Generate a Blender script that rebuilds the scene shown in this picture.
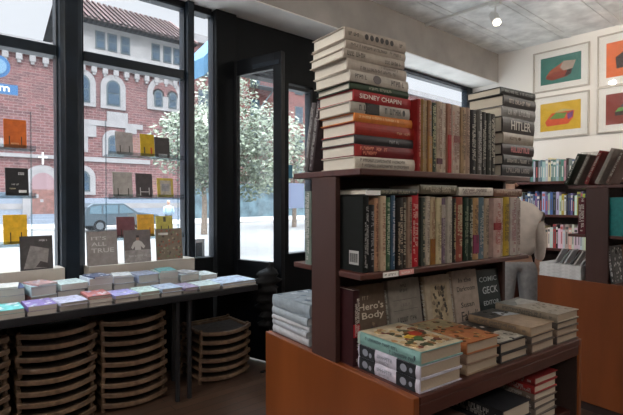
import bpy, math, random
from mathutils import Matrix, Vector
D = bpy.data
for o in list(D.objects): D.objects.remove(o)
SC = bpy.context.scene
COL = SC.collection
R = math.radians
rnd = random.Random(7)

# ------------------------------------------------------------------ camera
cd = D.cameras.new('camera'); cam = D.objects.new('camera', cd); COL.objects.link(cam)
cd.sensor_width = 36.0; cd.lens = 465.0 / 623.0 * 36.0; cd.clip_start = 0.05; cd.clip_end = 400
cam.location = (0, 0, 1.35)
YAW = -math.atan2(.659, .752)
cam.rotation_euler = (R(90 - 0.92), 0, YAW)
SC.camera = cam

# ------------------------------------------------------------------ world, sun, exposure
W = D.worlds.new('sky'); SC.world = W; W.use_nodes = True
nt = W.node_tree; bg = nt.nodes['Background']
tc = nt.nodes.new('ShaderNodeTexCoord'); sep = nt.nodes.new('ShaderNodeSeparateXYZ')
rp = nt.nodes.new('ShaderNodeValToRGB')
nt.links.new(tc.outputs['Generated'], sep.inputs[0]); nt.links.new(sep.outputs['Z'], rp.inputs[0])
rp.color_ramp.elements[0].color = (.078, .081, .084, 1); rp.color_ramp.elements[1].color = (.86, .95, 1, 1)
rp.color_ramp.elements[0].position = .45; rp.color_ramp.elements[1].position = .75
nt.links.new(rp.outputs[0], bg.inputs[0]); bg.inputs[1].default_value = 9
sd = D.lights.new('sun', 'SUN'); sd.energy = 1.2; sd.angle = R(1.0); sd.color = (1, .95, .87)
sun = D.objects.new('sun', sd); COL.objects.link(sun)
sun.rotation_euler = Vector((-.45, -.62, .80)).to_track_quat('Z', 'Y').to_euler()
SC.view_settings.view_transform = 'Standard'; SC.view_settings.look = 'None'
SC.view_settings.exposure = 0.38; SC.view_settings.gamma = 1.0; SC.view_settings.use_curve_mapping = False

# ------------------------------------------------------------------ materials
MC = {}
def mat(name, col, rough=.6, metal=0., noise=0., nscale=8., spec=.5, coat=0., bump=0., emit=None):
    key = (name, tuple(col), rough)
    if key in MC: return MC[key]
    m = D.materials.new(name); m.use_nodes = True; t = m.node_tree; b = t.nodes['Principled BSDF']
    b.inputs['Base Color'].default_value = (*col, 1); b.inputs['Roughness'].default_value = rough
    b.inputs['Metallic'].default_value = metal; b.inputs['Specular IOR Level'].default_value = spec if name != 'book_cover' else .3
    b.inputs['Coat Weight'].default_value = coat
    if emit: b.inputs['Emission Color'].default_value = (*emit[0], 1); b.inputs['Emission Strength'].default_value = emit[1]
    if noise or bump:
        c = t.nodes.new('ShaderNodeTexCoord'); n = t.nodes.new('ShaderNodeTexNoise')
        n.inputs['Scale'].default_value = nscale; n.inputs['Detail'].default_value = 5
        t.links.new(c.outputs['Object'], n.inputs['Vector'])
        if noise:
            r = t.nodes.new('ShaderNodeValToRGB'); lo, hi = 1 - noise, 1 + noise
            r.color_ramp.elements[0].position = .3; r.color_ramp.elements[1].position = .7
            r.color_ramp.elements[0].color = (*[max(0, v * lo) for v in col], 1)
            r.color_ramp.elements[1].color = (*[min(1, v * hi) for v in col], 1)
            t.links.new(n.outputs['Fac'], r.inputs[0]); t.links.new(r.outputs[0], b.inputs['Base Color'])
        if bump:
            bp = t.nodes.new('ShaderNodeBump'); bp.inputs['Strength'].default_value = bump; bp.inputs['Distance'].default_value = .02
            t.links.new(n.outputs['Fac'], bp.inputs['Height']); t.links.new(bp.outputs[0], b.inputs['Normal'])
    MC[key] = m; return m

def wood(name, c1, c2, rough=.45, scale=3., stretch=(1, 12, 12), coat=.0):
    m = D.materials.new(name); m.use_nodes = True; t = m.node_tree; b = t.nodes['Principled BSDF']
    c = t.nodes.new('ShaderNodeTexCoord'); mp = t.nodes.new('ShaderNodeMapping'); n = t.nodes.new('ShaderNodeTexNoise')
    mp.inputs['Scale'].default_value = stretch; n.inputs['Scale'].default_value = scale; n.inputs['Detail'].default_value = 6
    r = t.nodes.new('ShaderNodeValToRGB'); r.color_ramp.elements[0].position = .3; r.color_ramp.elements[1].position = .72
    r.color_ramp.elements[0].color = (*c1, 1); r.color_ramp.elements[1].color = (*c2, 1)
    t.links.new(c.outputs['Object'], mp.inputs[0]); t.links.new(mp.outputs[0], n.inputs['Vector'])
    t.links.new(n.outputs['Fac'], r.inputs[0]); t.links.new(r.outputs[0], b.inputs['Base Color'])
    b.inputs['Roughness'].default_value = rough; b.inputs['Coat Weight'].default_value = coat
    return m

def brick(name, c1, c2, mortar, scale=1., bw=.45, rh=.15):
    m = D.materials.new(name); m.use_nodes = True; t = m.node_tree; b = t.nodes['Principled BSDF']
    c = t.nodes.new('ShaderNodeTexCoord'); mp = t.nodes.new('ShaderNodeMapping'); k = t.nodes.new('ShaderNodeTexBrick')
    mp.inputs['Rotation'].default_value = (R(90), 0, 0)
    k.inputs['Color1'].default_value = (*c1, 1); k.inputs['Color2'].default_value = (*c2, 1); k.inputs['Mortar'].default_value = (*mortar, 1)
    k.inputs['Scale'].default_value = scale; k.inputs['Brick Width'].default_value = bw; k.inputs['Row Height'].default_value = rh
    k.inputs['Mortar Size'].default_value = .02; k.inputs['Bias'].default_value = 0
    n = t.nodes.new('ShaderNodeTexNoise'); n.inputs['Scale'].default_value = 1.3; n.inputs['Detail'].default_value = 8; n.inputs['Roughness'].default_value = .7
    mx = t.nodes.new('ShaderNodeMix'); mx.data_type = 'RGBA'; mx.blend_type = 'OVERLAY'; mx.inputs['Factor'].default_value = .85
    t.links.new(c.outputs['Object'], mp.inputs[0]); t.links.new(mp.outputs[0], k.inputs['Vector']); t.links.new(c.outputs['Object'], n.inputs['Vector'])
    t.links.new(k.outputs['Color'], mx.inputs['A']); t.links.new(n.outputs['Fac'], mx.inputs['B'])
    t.links.new(mx.outputs['Result'], b.inputs['Base Color']); b.inputs['Roughness'].default_value = .9
    return m

def glassmat(name, tint, refl, haze=.0):
    m = D.materials.new(name); m.use_nodes = True; t = m.node_tree; t.nodes.remove(t.nodes['Principled BSDF'])
    tr = t.nodes.new('ShaderNodeBsdfTransparent'); tr.inputs[0].default_value = (*tint, 1)
    g = t.nodes.new('ShaderNodeBsdfGlossy'); g.inputs['Roughness'].default_value = .03
    df = t.nodes.new('ShaderNodeBsdfTranslucent'); df.inputs[0].default_value = (.85, .92, 1, 1)
    mx = t.nodes.new('ShaderNodeMixShader'); mx.inputs[0].default_value = refl
    m2 = t.nodes.new('ShaderNodeMixShader'); m2.inputs[0].default_value = haze
    t.links.new(tr.outputs[0], mx.inputs[1]); t.links.new(g.outputs[0], mx.inputs[2])
    t.links.new(mx.outputs[0], m2.inputs[1]); t.links.new(df.outputs[0], m2.inputs[2])
    t.links.new(m2.outputs[0], t.nodes['Material Output'].inputs[0]); return m

def pages_mat(col):
    key = ('pages', col)
    if key in MC: return MC[key]
    m = D.materials.new('page_edges'); m.use_nodes = True; t = m.node_tree; b = t.nodes['Principled BSDF']
    c = t.nodes.new('ShaderNodeTexCoord'); w = t.nodes.new('ShaderNodeTexWave'); w.bands_direction = 'Z'
    w.inputs['Scale'].default_value = 90; w.inputs['Distortion'].default_value = 1.5; w.inputs['Detail'].default_value = 2
    r = t.nodes.new('ShaderNodeValToRGB'); r.color_ramp.elements[0].color = (*[v * .78 for v in col], 1); r.color_ramp.elements[1].color = (*col, 1)
    t.links.new(c.outputs['Object'], w.inputs['Vector']); t.links.new(w.outputs['Fac'], r.inputs[0]); t.links.new(r.outputs[0], b.inputs['Base Color'])
    b.inputs['Roughness'].default_value = .85; MC[key] = m; return m

M_frame = mat('window_frame_paint', (.006, .011, .018), .38, noise=.4, spec=.35)
M_black = mat('black_wall_paint', (.003, .004, .005), .5, noise=.3, spec=.15)
M_door = mat('black_door_paint', (.004, .005, .007), .4, noise=.3, spec=.25)
M_wall = mat('warm_white_wall', (.78, .75, .71), .8, noise=.03, nscale=2)
M_bouncecut = mat('bounce_cut_wall', (.13, .10, .085), .8, noise=.3)  # unseen walls coloured dark to cut bounced light on the shelf fronts
M_conc = mat('concrete_beam', (.40, .37, .34), .9, noise=.18, nscale=2.5, bump=.2)
M_soff = mat('soffit_plaster', (.86, .85, .82), .8, noise=.12, nscale=3)
M_sill = mat('sill_paint', (.42, .37, .32), .6, noise=.1)
M_glass = glassmat('window_glass', (.97, .98, 1.0), .04, .012)
M_acryl = glassmat('acrylic', (.88, .93, .95), .12)
M_orange = wood('orange_veneer', (.150, .036, .006), (.225, .058, .011), .4, 2.2, (3, 3, .5), .15)
M_redwood = wood('dark_red_stained_wood', (.050, .011, .007), (.085, .021, .012), .42, 3, (1, 12, 12), .1)
M_panel = wood('brown_panel', (.045, .016, .012), (.066, .026, .019), .55, 2, (3, 3, .6))
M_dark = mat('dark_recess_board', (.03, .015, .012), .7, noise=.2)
M_tabl = mat('black_table', (.012, .013, .016), .35, noise=.2)
M_chair = wood('chair_wood', (.06, .036, .023), (.23, .145, .09), .4, 5, (4, 4, 4), .1)
M_seat = mat('chair_seat', (.035, .026, .022), .45, noise=.8, nscale=30, bump=.3)
M_white = mat('white_card', (.85, .85, .83), .6)
M_metal = mat('track_metal', (.75, .75, .73), .4, .3)
M_blackp = mat('black_plastic', (.005, .005, .006), .6, spec=.2)
M_wire = mat('wire_easel', (.02, .02, .02), .4, .5)

# ------------------------------------------------------------------ mesh builder
class MB:
    def __init__(s): s.v = []; s.f = []; s.mi = []
    def add(s, vs, fs, M=None, mi=0):
        n = len(s.v)
        s.v += [tuple(M @ Vector(p)) if M is not None else tuple(p) for p in vs]
        s.f += [tuple(i + n for i in f) for f in fs]; s.mi += [mi] * len(fs); return s
    def box(s, x0, x1, y0, y1, z0, z1, M=None, mi=0):
        v = [(x0,y0,z0),(x1,y0,z0),(x1,y1,z0),(x0,y1,z0),(x0,y0,z1),(x1,y0,z1),(x1,y1,z1),(x0,y1,z1)]
        return s.add(v, [(0,3,2,1),(4,5,6,7),(0,1,5,4),(1,2,6,5),(2,3,7,6),(3,0,4,7)], M, mi)
    def prism(s, pts, z0, z1, M=None, mi=0, axis='z'):
        n = len(pts)
        f = {'z': lambda p, q: (p[0], p[1], q), 'y': lambda p, q: (p[0], q, p[1]), 'x': lambda p, q: (q, p[0], p[1])}[axis]
        v = [f(p, z0) for p in pts] + [f(p, z1) for p in pts]
        fs = [tuple(range(n))[::-1], tuple(range(n, 2 * n))] + [(i, (i + 1) % n, n + (i + 1) % n, n + i) for i in range(n)]
        return s.add(v, fs, M, mi)
    def tube(s, pts, r, n=8, M=None, mi=0, cap=True):
        pts = [Vector(p) for p in pts]; rs = r if isinstance(r, (list, tuple)) else [r] * len(pts)
        vs = []; fs = []; prev = None
        for i, p in enumerate(pts):
            d = (pts[min(i + 1, len(pts) - 1)] - pts[max(i - 1, 0)]).normalized()
            a = Vector((0, 0, 1)) if abs(d.z) < .9 else Vector((1, 0, 0))
            if prev is None: u = d.cross(a).normalized()
            else: u = (prev - d * prev.dot(d)).normalized()
            prev = u; w = d.cross(u)
            for k in range(n):
                t = 2 * math.pi * k / n; vs.append(p + (u * math.cos(t) + w * math.sin(t)) * rs[i])
        for i in range(len(pts) - 1):
            for k in range(n):
                fs.append((i * n + k, i * n + (k + 1) % n, (i + 1) * n + (k + 1) % n, (i + 1) * n + k))
        if cap: fs.append(tuple(range(n))[::-1]); fs.append(tuple(range((len(pts) - 1) * n, len(pts) * n)))
        return s.add(vs, fs, M, mi)
    def build(s, name, mats, parent=None, smooth=False, bevel=0, M=None):
        me = D.meshes.new(name); me.from_pydata(s.v, [], s.f); me.update()
        if not isinstance(mats, (list, tuple)): mats = [mats]
        for m in mats: me.materials.append(m)
        if len(mats) > 1: me.polygons.foreach_set('material_index', s.mi)
        if smooth: me.polygons.foreach_set('use_smooth', [True] * len(s.f))
        o = D.objects.new(name, me); COL.objects.link(o)
        if parent is not None: o.parent = parent
        if M is not None: o.matrix_local = M
        if bevel:
            b = o.modifiers.new('bevel', 'BEVEL'); b.width = bevel; b.segments = 2; b.limit_method = 'ANGLE'
        return o

def tag(o, label=None, cat=None, group=None, kind=None):
    if label: o['label'] = label
    if cat: o['category'] = cat
    if group: o['group'] = group
    if kind: o['kind'] = kind
    return o
def thing(name, label, cat, M=None, group=None):
    o = D.objects.new(name, None); COL.objects.link(o); o.empty_display_size = .05
    if M is not None: o.matrix_world = M
    return tag(o, label, cat, group)
def struct(name, mb, m, label=None, **k):
    o = mb.build(name, m, **k); o['kind'] = 'structure'
    if label: o['label'] = label
    return o
def T(x, y, z, rz=0): return Matrix.Translation((x, y, z)) @ Matrix.Rotation(rz, 4, 'Z')
def basis(cx, cy, cz, loc=(0, 0, 0)):
    m = Matrix((cx, cy, cz)).transposed().to_4x4(); m.translation = Vector(loc); return m
LYING = basis((0, 1, 0), (-1, 0, 0), (0, 0, 1))     # spine towards -y
UPR = basis((0, 1, 0), (0, 0, 1), (1, 0, 0))        # standing, spine towards -y
FACE = basis((1, 0, 0), (0, 0, 1), (0, -1, 0))      # standing, front cover towards -y
ORD = ['first','second','third','fourth','fifth','sixth','seventh','eighth','ninth','tenth','eleventh','twelfth','thirteenth','fourteenth','fifteenth','sixteenth','seventeenth','eighteenth','nineteenth','twentieth',
 'twenty-first','twenty-second','twenty-third','twenty-fourth','twenty-fifth','twenty-sixth','twenty-seventh','twenty-eighth','twenty-ninth','thirtieth']

_tc = {}
def text_geo(s, bold=True):
    if s in _tc: return _tc[s]
    c = D.curves.new('t', 'FONT'); c.body = s; c.size = 1.0; c.align_x = 'CENTER'; c.align_y = 'CENTER'; c.resolution_u = 2
    if bold: c.offset = .012
    o = D.objects.new('t', c); COL.objects.link(o); bpy.context.view_layer.update()
    me = D.meshes.new_from_object(o.evaluated_get(bpy.context.evaluated_depsgraph_get()))
    vs = [v.co.copy() for v in me.vertices]; fs = [tuple(p.vertices) for p in me.polygons]
    D.objects.remove(o); D.curves.remove(c); D.meshes.remove(me)
    xs = [v.x for v in vs]; ys = [v.y for v in vs]
    cx, cy = (max(xs) + min(xs)) / 2, (max(ys) + min(ys)) / 2; w, h = max(xs) - min(xs), max(ys) - min(ys)
    _tc[s] = ([((v.x - cx) / w, (v.y - cy) / h) for v in vs], fs); return _tc[s]

def add_text(mb, s, M, w, h, bold=True):
    """text w wide, h high, in the xy plane of M"""
    vs, fs = text_geo(s, bold); mb.add([(x * w, y * h, 0) for x, y in vs], fs, M)
def add_marks(mb, seed, M, w, h):
    """an unreadable line of print: small strokes"""
    r = random.Random(seed); x = -w / 2; lw = h * .62
    while x < w / 2 - lw:
        if r.random() < .15: x += lw * .8; continue
        k = r.random()
        def q(a, b, c, d): mb.add([(a, b, 0), (c, b, 0), (c, d, 0), (a, d, 0)], [(0, 1, 2, 3)], M)
        q(x, -h / 2, x + lw * .25, h / 2)
        if k < .7: q(x + lw * .55, -h / 2 * (1 if k < .4 else 0), x + lw * .8, h / 2)
        yy = r.choice([-h / 2, -h * .1, h * .28]); q(x + lw * .25, yy, x + lw * .8, yy + h * .2)
        x += lw * 1.05

# ------------------------------------------------------------------ books
def spine_M(Wd, yc, zc, off=.0016):
    # text right = -y, text up = +z, facing -x
    return basis((0, -1, 0), (0, 0, 1), (-1, 0, 0), (-Wd / 2 - off, yc, zc))
PAGE = (.74, .70, .62)
def book(M, label, group, L=.24, Wd=.16, Tk=.032, col=(.5, .5, .5), tcol=(.9, .9, .85), spine=None, bands=(), page=PAGE,
         cover=None, name='book', soft=False, rough=.42, seed=None, front=True):
    """canonical: lying, spine at -x, height along y, thickness z from 0; origin bottom centre"""
    root = thing(name, label, 'book', M, group); seed = seed if seed is not None else rnd.random()
    cm = mat('book_cover', col, rough, noise=.16, nscale=40); bt = .0028 if not soft else .0012
    mb = MB(); mb.box(-Wd / 2, Wd / 2, -L / 2, L / 2, 0, bt); mb.box(-Wd / 2, Wd / 2, -L / 2, L / 2, Tk - bt, Tk)
    pr = []
    n = 5; bul = 0.0012 if soft else .0035
    for i in range(n + 1):
        a = i / n; pr.append((-Wd / 2 + .003 - bul * math.sin(math.pi * a) - .003, a * Tk))
    prof = pr + [(-Wd / 2 + .003, Tk), (-Wd / 2 + .003, 0)]
    mb.prism(prof, -L / 2, L / 2, axis='y')
    mb.build('cover', cm, root)
    ins = .0 if soft else .004
    p = MB(); p.box(-Wd / 2 + .002, Wd / 2 - ins - .001, -L / 2 + ins + .0006, L / 2 - ins - .0006, bt, Tk - bt)
    p.build('page_block', pages_mat(page), root)
    off = bul + .0006
    for (a, b, c) in bands:   # coloured spine/jacket bands, fractions along the height
        bm_ = MB(); y0, y1 = L / 2 - b * L, L / 2 - a * L
        bm_.box(-Wd / 2 - off, -Wd / 2 + .001, y0, y1, .001, Tk - .001); bm_.box(-Wd / 2 - .0002, -Wd / 2 + .02, y0, y1, Tk - .002, Tk + .0003)
        bm_.build('jacket_band', mat('book_cover', c, .45, noise=.12, nscale=25), root)
    t = MB()
    if spine is None: spine = 'auto'
    if spine == 'auto':
        r = random.Random(seed); yc = r.uniform(-.15, .15) * L
        if Tk > .022:
            add_marks(t, seed, spine_M(Wd, L * .05, Tk * .64, off + .0006), L * r.uniform(.6, .85), Tk * .36)
            add_marks(t, seed + 1, spine_M(Wd, yc, Tk * .3, off + .0006), L * r.uniform(.4, .7), Tk * .26)
        else: add_marks(t, seed, spine_M(Wd, L * .05, Tk * .5, off + .0006), L * .75, Tk * .5)
        add_marks(t, seed + 2, spine_M(Wd, -L * .42, Tk * .5, off + .0006), L * .07, Tk * .3)
    elif spine:
        for (s, yc, w, zc, h) in spine:
            Ms = spine_M(Wd, yc * L, zc * Tk, off + .0008)
            if s == '#': add_marks(t, seed, Ms, w * L, h * Tk)
            elif s == 'oval':
                k = [(math.cos(a) * w * L / 2, math.sin(a) * h * Tk / 2, 0) for a in [i * math.pi / 6 for i in range(12)]]
                t.add(k, [tuple(range(12))], Ms)
            else: add_text(t, s, Ms, w * L, h * Tk)
    lum = sum(col) / 3; tl_ = sum(tcol) / 3
    if abs(lum - tl_) < .22: tcol = tuple(min(.85, v + .22) for v in tcol) if lum < .2 else tuple(v * .45 for v in tcol)
    if t.v: t.build('spine_lettering', mat('lettering', tcol, .5), root)
    if cover: cover(root, L, Wd, Tk)
    return root

def cov(items):
    """cover art: list of (kind, args..., colour) on the +z face; text: ('t', s, x, y, w, h, col) in fractions"""
    def f(root, L, Wd, Tk):
        by = {}
        for i, it in enumerate(items):
            k = it[0]; c = it[-1]; mb = by.setdefault((c, k in 'rp'), (MB()))
            Mt = Matrix.Translation((it[2] * Wd if k in 't#' else 0, it[3] * L if k in 't#' else 0, Tk + .0012))
            if k == 't': add_text(mb, it[1], Mt, it[4] * Wd, it[5] * L)
            elif k == '#': add_marks(mb, it[1], Mt, it[4] * Wd, it[5] * L)
            elif k == 'r':
                x0, x1, y0, y1 = it[1:5]; mb.box(x0 * Wd, x1 * Wd, y0 * L, y1 * L, Tk - .001, Tk + .0004 + i * .00005)
            elif k == 'p':
                mb.prism([(x * Wd, y * L) for x, y in it[1]], Tk - .001, Tk + .0005 + i * .00005)
        for (c, pat), mb in by.items(): mb.build('cover_picture' if pat else 'cover_lettering', mat('cover_print', c, .45, noise=.3 if pat else 0, nscale=40), root)
    return f

def speckle(seed, cols, n, x0=-.45, x1=.45, y0=-.45, y1=.45, s=.05):
    r = random.Random(seed); out = []
    for i in range(n):
        x, y = r.uniform(x0, x1), r.uniform(y0, y1); a = [(x + math.cos(t) * s * r.uniform(.4, 1.2), y + math.sin(t) * s * r.uniform(.3, 1)) for t in (0, 1.2, 2.5, 3.8, 5.1)]
        out.append(('p', a, r.choice(cols)))
    return out

# ================================================================== THE ROOM
WY = 3.5
fl = MB(); fl.box(-3, 6.3, -4, 3.62, -.05, 0)
def floor_mat():
    m = D.materials.new('worn_floorboards'); m.use_nodes = True; t = m.node_tree; b = t.nodes['Principled BSDF']
    c = t.nodes.new('ShaderNodeTexCoord'); k = t.nodes.new('ShaderNodeTexBrick'); n = t.nodes.new('ShaderNodeTexNoise')
    k.inputs['Color1'].default_value = (.050, .027, .018, 1); k.inputs['Color2'].default_value = (.085, .048, .031, 1); k.inputs['Mortar'].default_value = (.012, .008, .006, 1)
    k.inputs['Scale'].default_value = 1; k.inputs['Brick Width'].default_value = 1.3; k.inputs['Row Height'].default_value = .085; k.inputs['Mortar Size'].default_value = .003
    n.inputs['Scale'].default_value = 9; n.inputs['Detail'].default_value = 8
    mx = t.nodes.new('ShaderNodeMix'); mx.data_type = 'RGBA'; mx.blend_type = 'OVERLAY'; mx.inputs['Factor'].default_value = .6
    t.links.new(c.outputs['Object'], k.inputs['Vector']); t.links.new(c.outputs['Object'], n.inputs['Vector'])
    t.links.new(k.outputs['Color'], mx.inputs['A']); t.links.new(n.outputs['Fac'], mx.inputs['B']); t.links.new(mx.outputs['Result'], b.inputs['Base Color'])
    mr = t.nodes.new('ShaderNodeMapRange'); mr.inputs['To Min'].default_value = .22; mr.inputs['To Max'].default_value = .6
    t.links.new(n.outputs['Fac'], mr.inputs[0]); t.links.new(mr.outputs[0], b.inputs['Roughness']); return m
struct('floor', fl, floor_mat(), 'dark worn wooden floorboards')
def ceil_mat():
    m = mat('painted_ceiling', (.80, .81, .80), .8, noise=.18, nscale=6, bump=.5); return m
cl = MB(); cl.box(-3, 6.3, -4, 3.62, 3.34, 3.44); struct('ceiling', cl, ceil_mat(), 'grey painted plaster ceiling with ridges')
for i, y in enumerate([2.75, 2.2, 1.65, 1.1, .55, 0, -.55, -1.1, -1.65, -2.2, -2.75]):
    t = MB(); t.box(-3, 6.13, y, y + .05, 3.332, 3.34); t.box(-3, 6.13, y + .09, y + .11, 3.335, 3.34)
    struct('trim_%d' % (i + 1), t, ceil_mat())
w = MB(); w.box(6.13, 6.3, -4, 3.62, 0, 3.34); struct('wall_right', w, M_wall, 'white wall hung with framed prints')
w = MB(); w.box(-3.15, -3, -4, 3.62, 0, 3.34); struct('wall_left', w, M_bouncecut)
w = MB(); w.box(-3, 6.13, -4.15, -4, 0, 3.34); struct('wall_back', w, M_bouncecut)
# beam above the window recess, its underside the pale soffit
w = MB(); w.box(-3, 6.13, 3.12, 3.62, 2.955, 3.34); struct('wall_front_beam', w, M_conc, 'grey concrete beam above the shop windows')
w = MB(); w.box(-3, 6.13, 3.121, 3.56, 2.945, 2.955); struct('trim_20', w, M_soff, 'pale plaster soffit under the beam')
# front wall: black areas
w = MB()
w.box(-3, 1.96, WY, WY + .12, -.3, .865); w.box(2.73, 6.13, WY, WY + .12, -.3, .82)      # low walls
w.box(1.955, 6.13, WY, WY + .12, 2.50, 2.955) ; w.v = w.v[:-8]; w.f = w.f[:-6]; w.mi = w.mi[:-6]
w.box(1.985, 3.75, WY, WY + .12, 2.47, 2.945)
w.box(3.08, 3.75, WY, WY + .12, .82, 2.47)
w.box(-3, 1.955, WY, WY + .12, 2.90, 2.945); w.box(6.06, 6.13, WY, WY + .12, .82, 2.945)
struct('wall_front', w, M_black, 'black painted wall above the open door')
w = MB(); w.box(-3, .79, 3.36, WY + .02, .80, .905); struct('trim_21', w, M_sill, 'beige display ledge under the left window')
w = MB(); w.box(.94, 1.718, 3.36, WY + .02, .80, .895); struct('trim_22', w, M_sill, 'beige display ledge under the middle window')

def window(n, x0, x1, z0, z1, bars=(), y=WY, fw=.04, label='', ft=None):
    ft = ft or fw
    root = thing('window_%d' % n, label, None, None); root['kind'] = 'structure'
    f = MB(); f.box(x0, x0 + fw, y, y + .09, z0, z1); f.box(x1 - fw, x1, y, y + .09, z0, z1)
    f.box(x0 + fw, x1 - fw, y, y + .09, z0, z0 + fw); f.box(x0 + fw, x1 - fw, y, y + .09, z1 - ft, z1)
    for b0, b1 in bars: f.box(x0 + fw, x1 - fw, y - .01, y + .09, b0, b1)
    f.build('window_frame', M_frame, root, bevel=.004)
    g = MB(); g.box(x0 + fw, x1 - fw, y + .04, y + .046, z0 + fw, z1 - ft); g.build('pane', M_glass, root)
    return root
window(1, -1.6, .792, .865, 2.90, [(2.32, 2.39)], fw=.012, label='large left shop window with a dark transom')
window(2, .94, 1.72, .865, 2.90, [(2.32, 2.39)], fw=.014, label='middle shop window with a dark transom')
window(3, 1.775, 1.975, .865, 2.90, fw=.006, label='narrow window slot beside the door post')
window(4, 2.735, 3.09, .80, 2.45, fw=.035, label='narrow window beyond the open door')
window(5, 3.75, 6.06, .80, 2.944, [(2.885, 2.897)], fw=.075, ft=.022, label='far shop window seen over the upright books')
c = MB(); c.prism([(.79, 3.50), (.795, 3.46), (.82, 3.435), (.90, 3.435), (.932, 3.46), (.94, 3.5), (.94, 3.6), (.79, 3.6)], 0, 2.945)
struct('trim_23', c, M_frame, 'thick dark steel window column', bevel=.004)
c = MB(); c.box(1.718, 1.775, 3.455, 3.6, 0, 2.945); struct('trim_24', c, M_frame, 'slim dark window mullion', bevel=.006)
c = MB(); c.box(1.975, 2.17, 3.455, 3.57, 0, 2.945); struct('trim_25', c, M_black, 'black door post', bevel=.006)
c = MB(); c.box(2.69, 2.745, 3.46, 3.62, 0, 2.5); struct('trim_26', c, M_black)
c = MB(); c.box(2.19, 2.69, 3.46, 3.62, 2.5, 2.56); struct('trim_27', c, M_black)
# open door leaf
dr = thing('door_1', 'black framed glass door standing open into the shop', None, basis((.252, -.968, 0), (.968, .252, 0), (0, 0, 1), (2.183, 3.47, 0))); dr['kind'] = 'structure'
f = MB(); w_ = .52
f.box(0, .035, 0, .045, .02, 2.54); f.box(w_ - .085, w_, 0, .045, .02, 2.54); f.box(.035, w_ - .085, 0, .045, 2.41, 2.54); f.box(.035, w_ - .085, 0, .045, .02, .84)
f.v = [(a, -b, c_) for a, b, c_ in f.v]; f.f = [t[::-1] for t in f.f]
f.build('door_frame', M_door, dr, bevel=.004)
g = MB(); g.box(.035, w_ - .085, -.026, -.02, .84, 2.41); g.build('pane', M_glass, dr)
h = MB(); h.tube([(w_ - .055, .0, 1.02), (w_ - .055, .05, 1.02), (w_ - .055, .055, 1.2), (w_ - .055, .0, 1.2)], .008)
h.build('door_handle', M_metal, dr, smooth=True)
h = MB(); h.box(w_ - .30, w_ - .02, -.05, -.045, 2.44, 2.475); h.box(.04, .1, 0, .02, 2.5, 2.56); h.build('door_closer', M_frame, dr)

# ================================================================== CEILING LIGHT
tr = thing('track_light', 'white ceiling track with a small tilted spotlight near the corner', 'light', T(4.45, 2.3, 3.34))
t = MB(); t.box(-.018, .018, -.55, .9, -.03, 0); t.build('track', M_metal, tr)
t = MB(); t.tube([(0, 0, -.03), (0, 0, -.17)], .01); t.box(-.03, .03, -.05, .05, -.055, -.03); t.build('stem', M_metal, tr, smooth=False)
hd = MB(); hd.tube([(0.03, .05, -.12), (-.01, -.0, -.17), (-.05, -.04, -.24)], [.03, .045, .045], 14); ho = hd.build('lamp_head', M_metal, tr, smooth=False)
b = MB(); b.tube([(-.05, -.04, -.24), (-.055, -.045, -.25)], [.038, .036], 14); b.build('bulb', mat('lit_bulb', (1, .95, .85), .5, emit=((1, .9, .75), 1.3)), ho)
def spot(x, y, z, tx, ty, tz, e, size=70, col=(1, .91, .80), r=.04):
    l = D.lights.new('lamp_beam', 'SPOT'); l.energy = e; l.spot_size = R(size); l.spot_blend = .7; l.color = col; l.shadow_soft_size = r
    o = D.objects.new('lamp_beam', l); COL.objects.link(o); o.location = (x, y, z)
    o.rotation_euler = (Vector((x, y, z)) - Vector((tx, ty, tz))).to_track_quat('Z', 'Y').to_euler(); return o
spot(4.38, 2.24, 3.07, 6.1, 1.6, 2.2, 45, 110)
# the shop's other lamps, on the same kind of track, out of the frame
def track_lamp(x, y, tx, ty, tz, e, size, label):
    r_ = thing('track_light', label, 'light', T(x, y, 3.34))
    m_ = MB(); m_.box(-.018, .018, -.5, .5, -.03, 0); m_.build('track', M_metal, r_)
    m_ = MB(); m_.tube([(0, 0, -.03), (0, 0, -.14)], .01); m_.tube([(0, 0, -.13), (0, 0, -.22)], [.03, .045], 14); m_.build('lamp_head', M_metal, r_)
    spot(x, y, 3.08, tx, ty, tz, e, size)
track_lamp(4.4, .2, 6.1, .6, 2.3, 60, 110, 'ceiling track spotlight above the back bookcase')
def globe(x, y, z, e, label):  # unseen glowing globes, added as fill to brighten the ceiling and window side
    r_ = thing('fill_lamp', label, 'light', T(x, y, z))
    m_ = MB(); m_.tube([(0, 0, .12), (0, 0, 3.34 - z)], .006); m_.tube([(0, 0, .10), (0, 0, .16)], [.05, .03], 12); m_.build('cord', M_metal, r_)
    n1, n2 = 16, 10; vs = [(.13 * math.sin(math.pi * (j + .5) / n2) * math.cos(2 * math.pi * k / n1), .13 * math.sin(math.pi * (j + .5) / n2) * math.sin(2 * math.pi * k / n1), .13 * math.cos(math.pi * (j + .5) / n2)) for j in range(n2) for k in range(n1)]
    m_ = MB(); m_.add(vs, [(j * n1 + k, (j + 1) * n1 + k, (j + 1) * n1 + (k + 1) % n1, j * n1 + (k + 1) % n1) for j in range(n2 - 1) for k in range(n1)])
    m_.build('fill_globe', mat('fill_glow', (1, .96, .9), .5, emit=((1, .93, .85), e)), r_, smooth=True)
globe(-.9, 1.9, 2.75, 105, 'unseen globe added as fill light, left of the camera')
globe(4.8, -1.6, 3.02, 15, 'unseen globe added as fill light, behind the right bookcase')
globe(-1.2, -1.4, 2.8, 4, 'unseen globe added as fill light, behind the camera')

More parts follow.
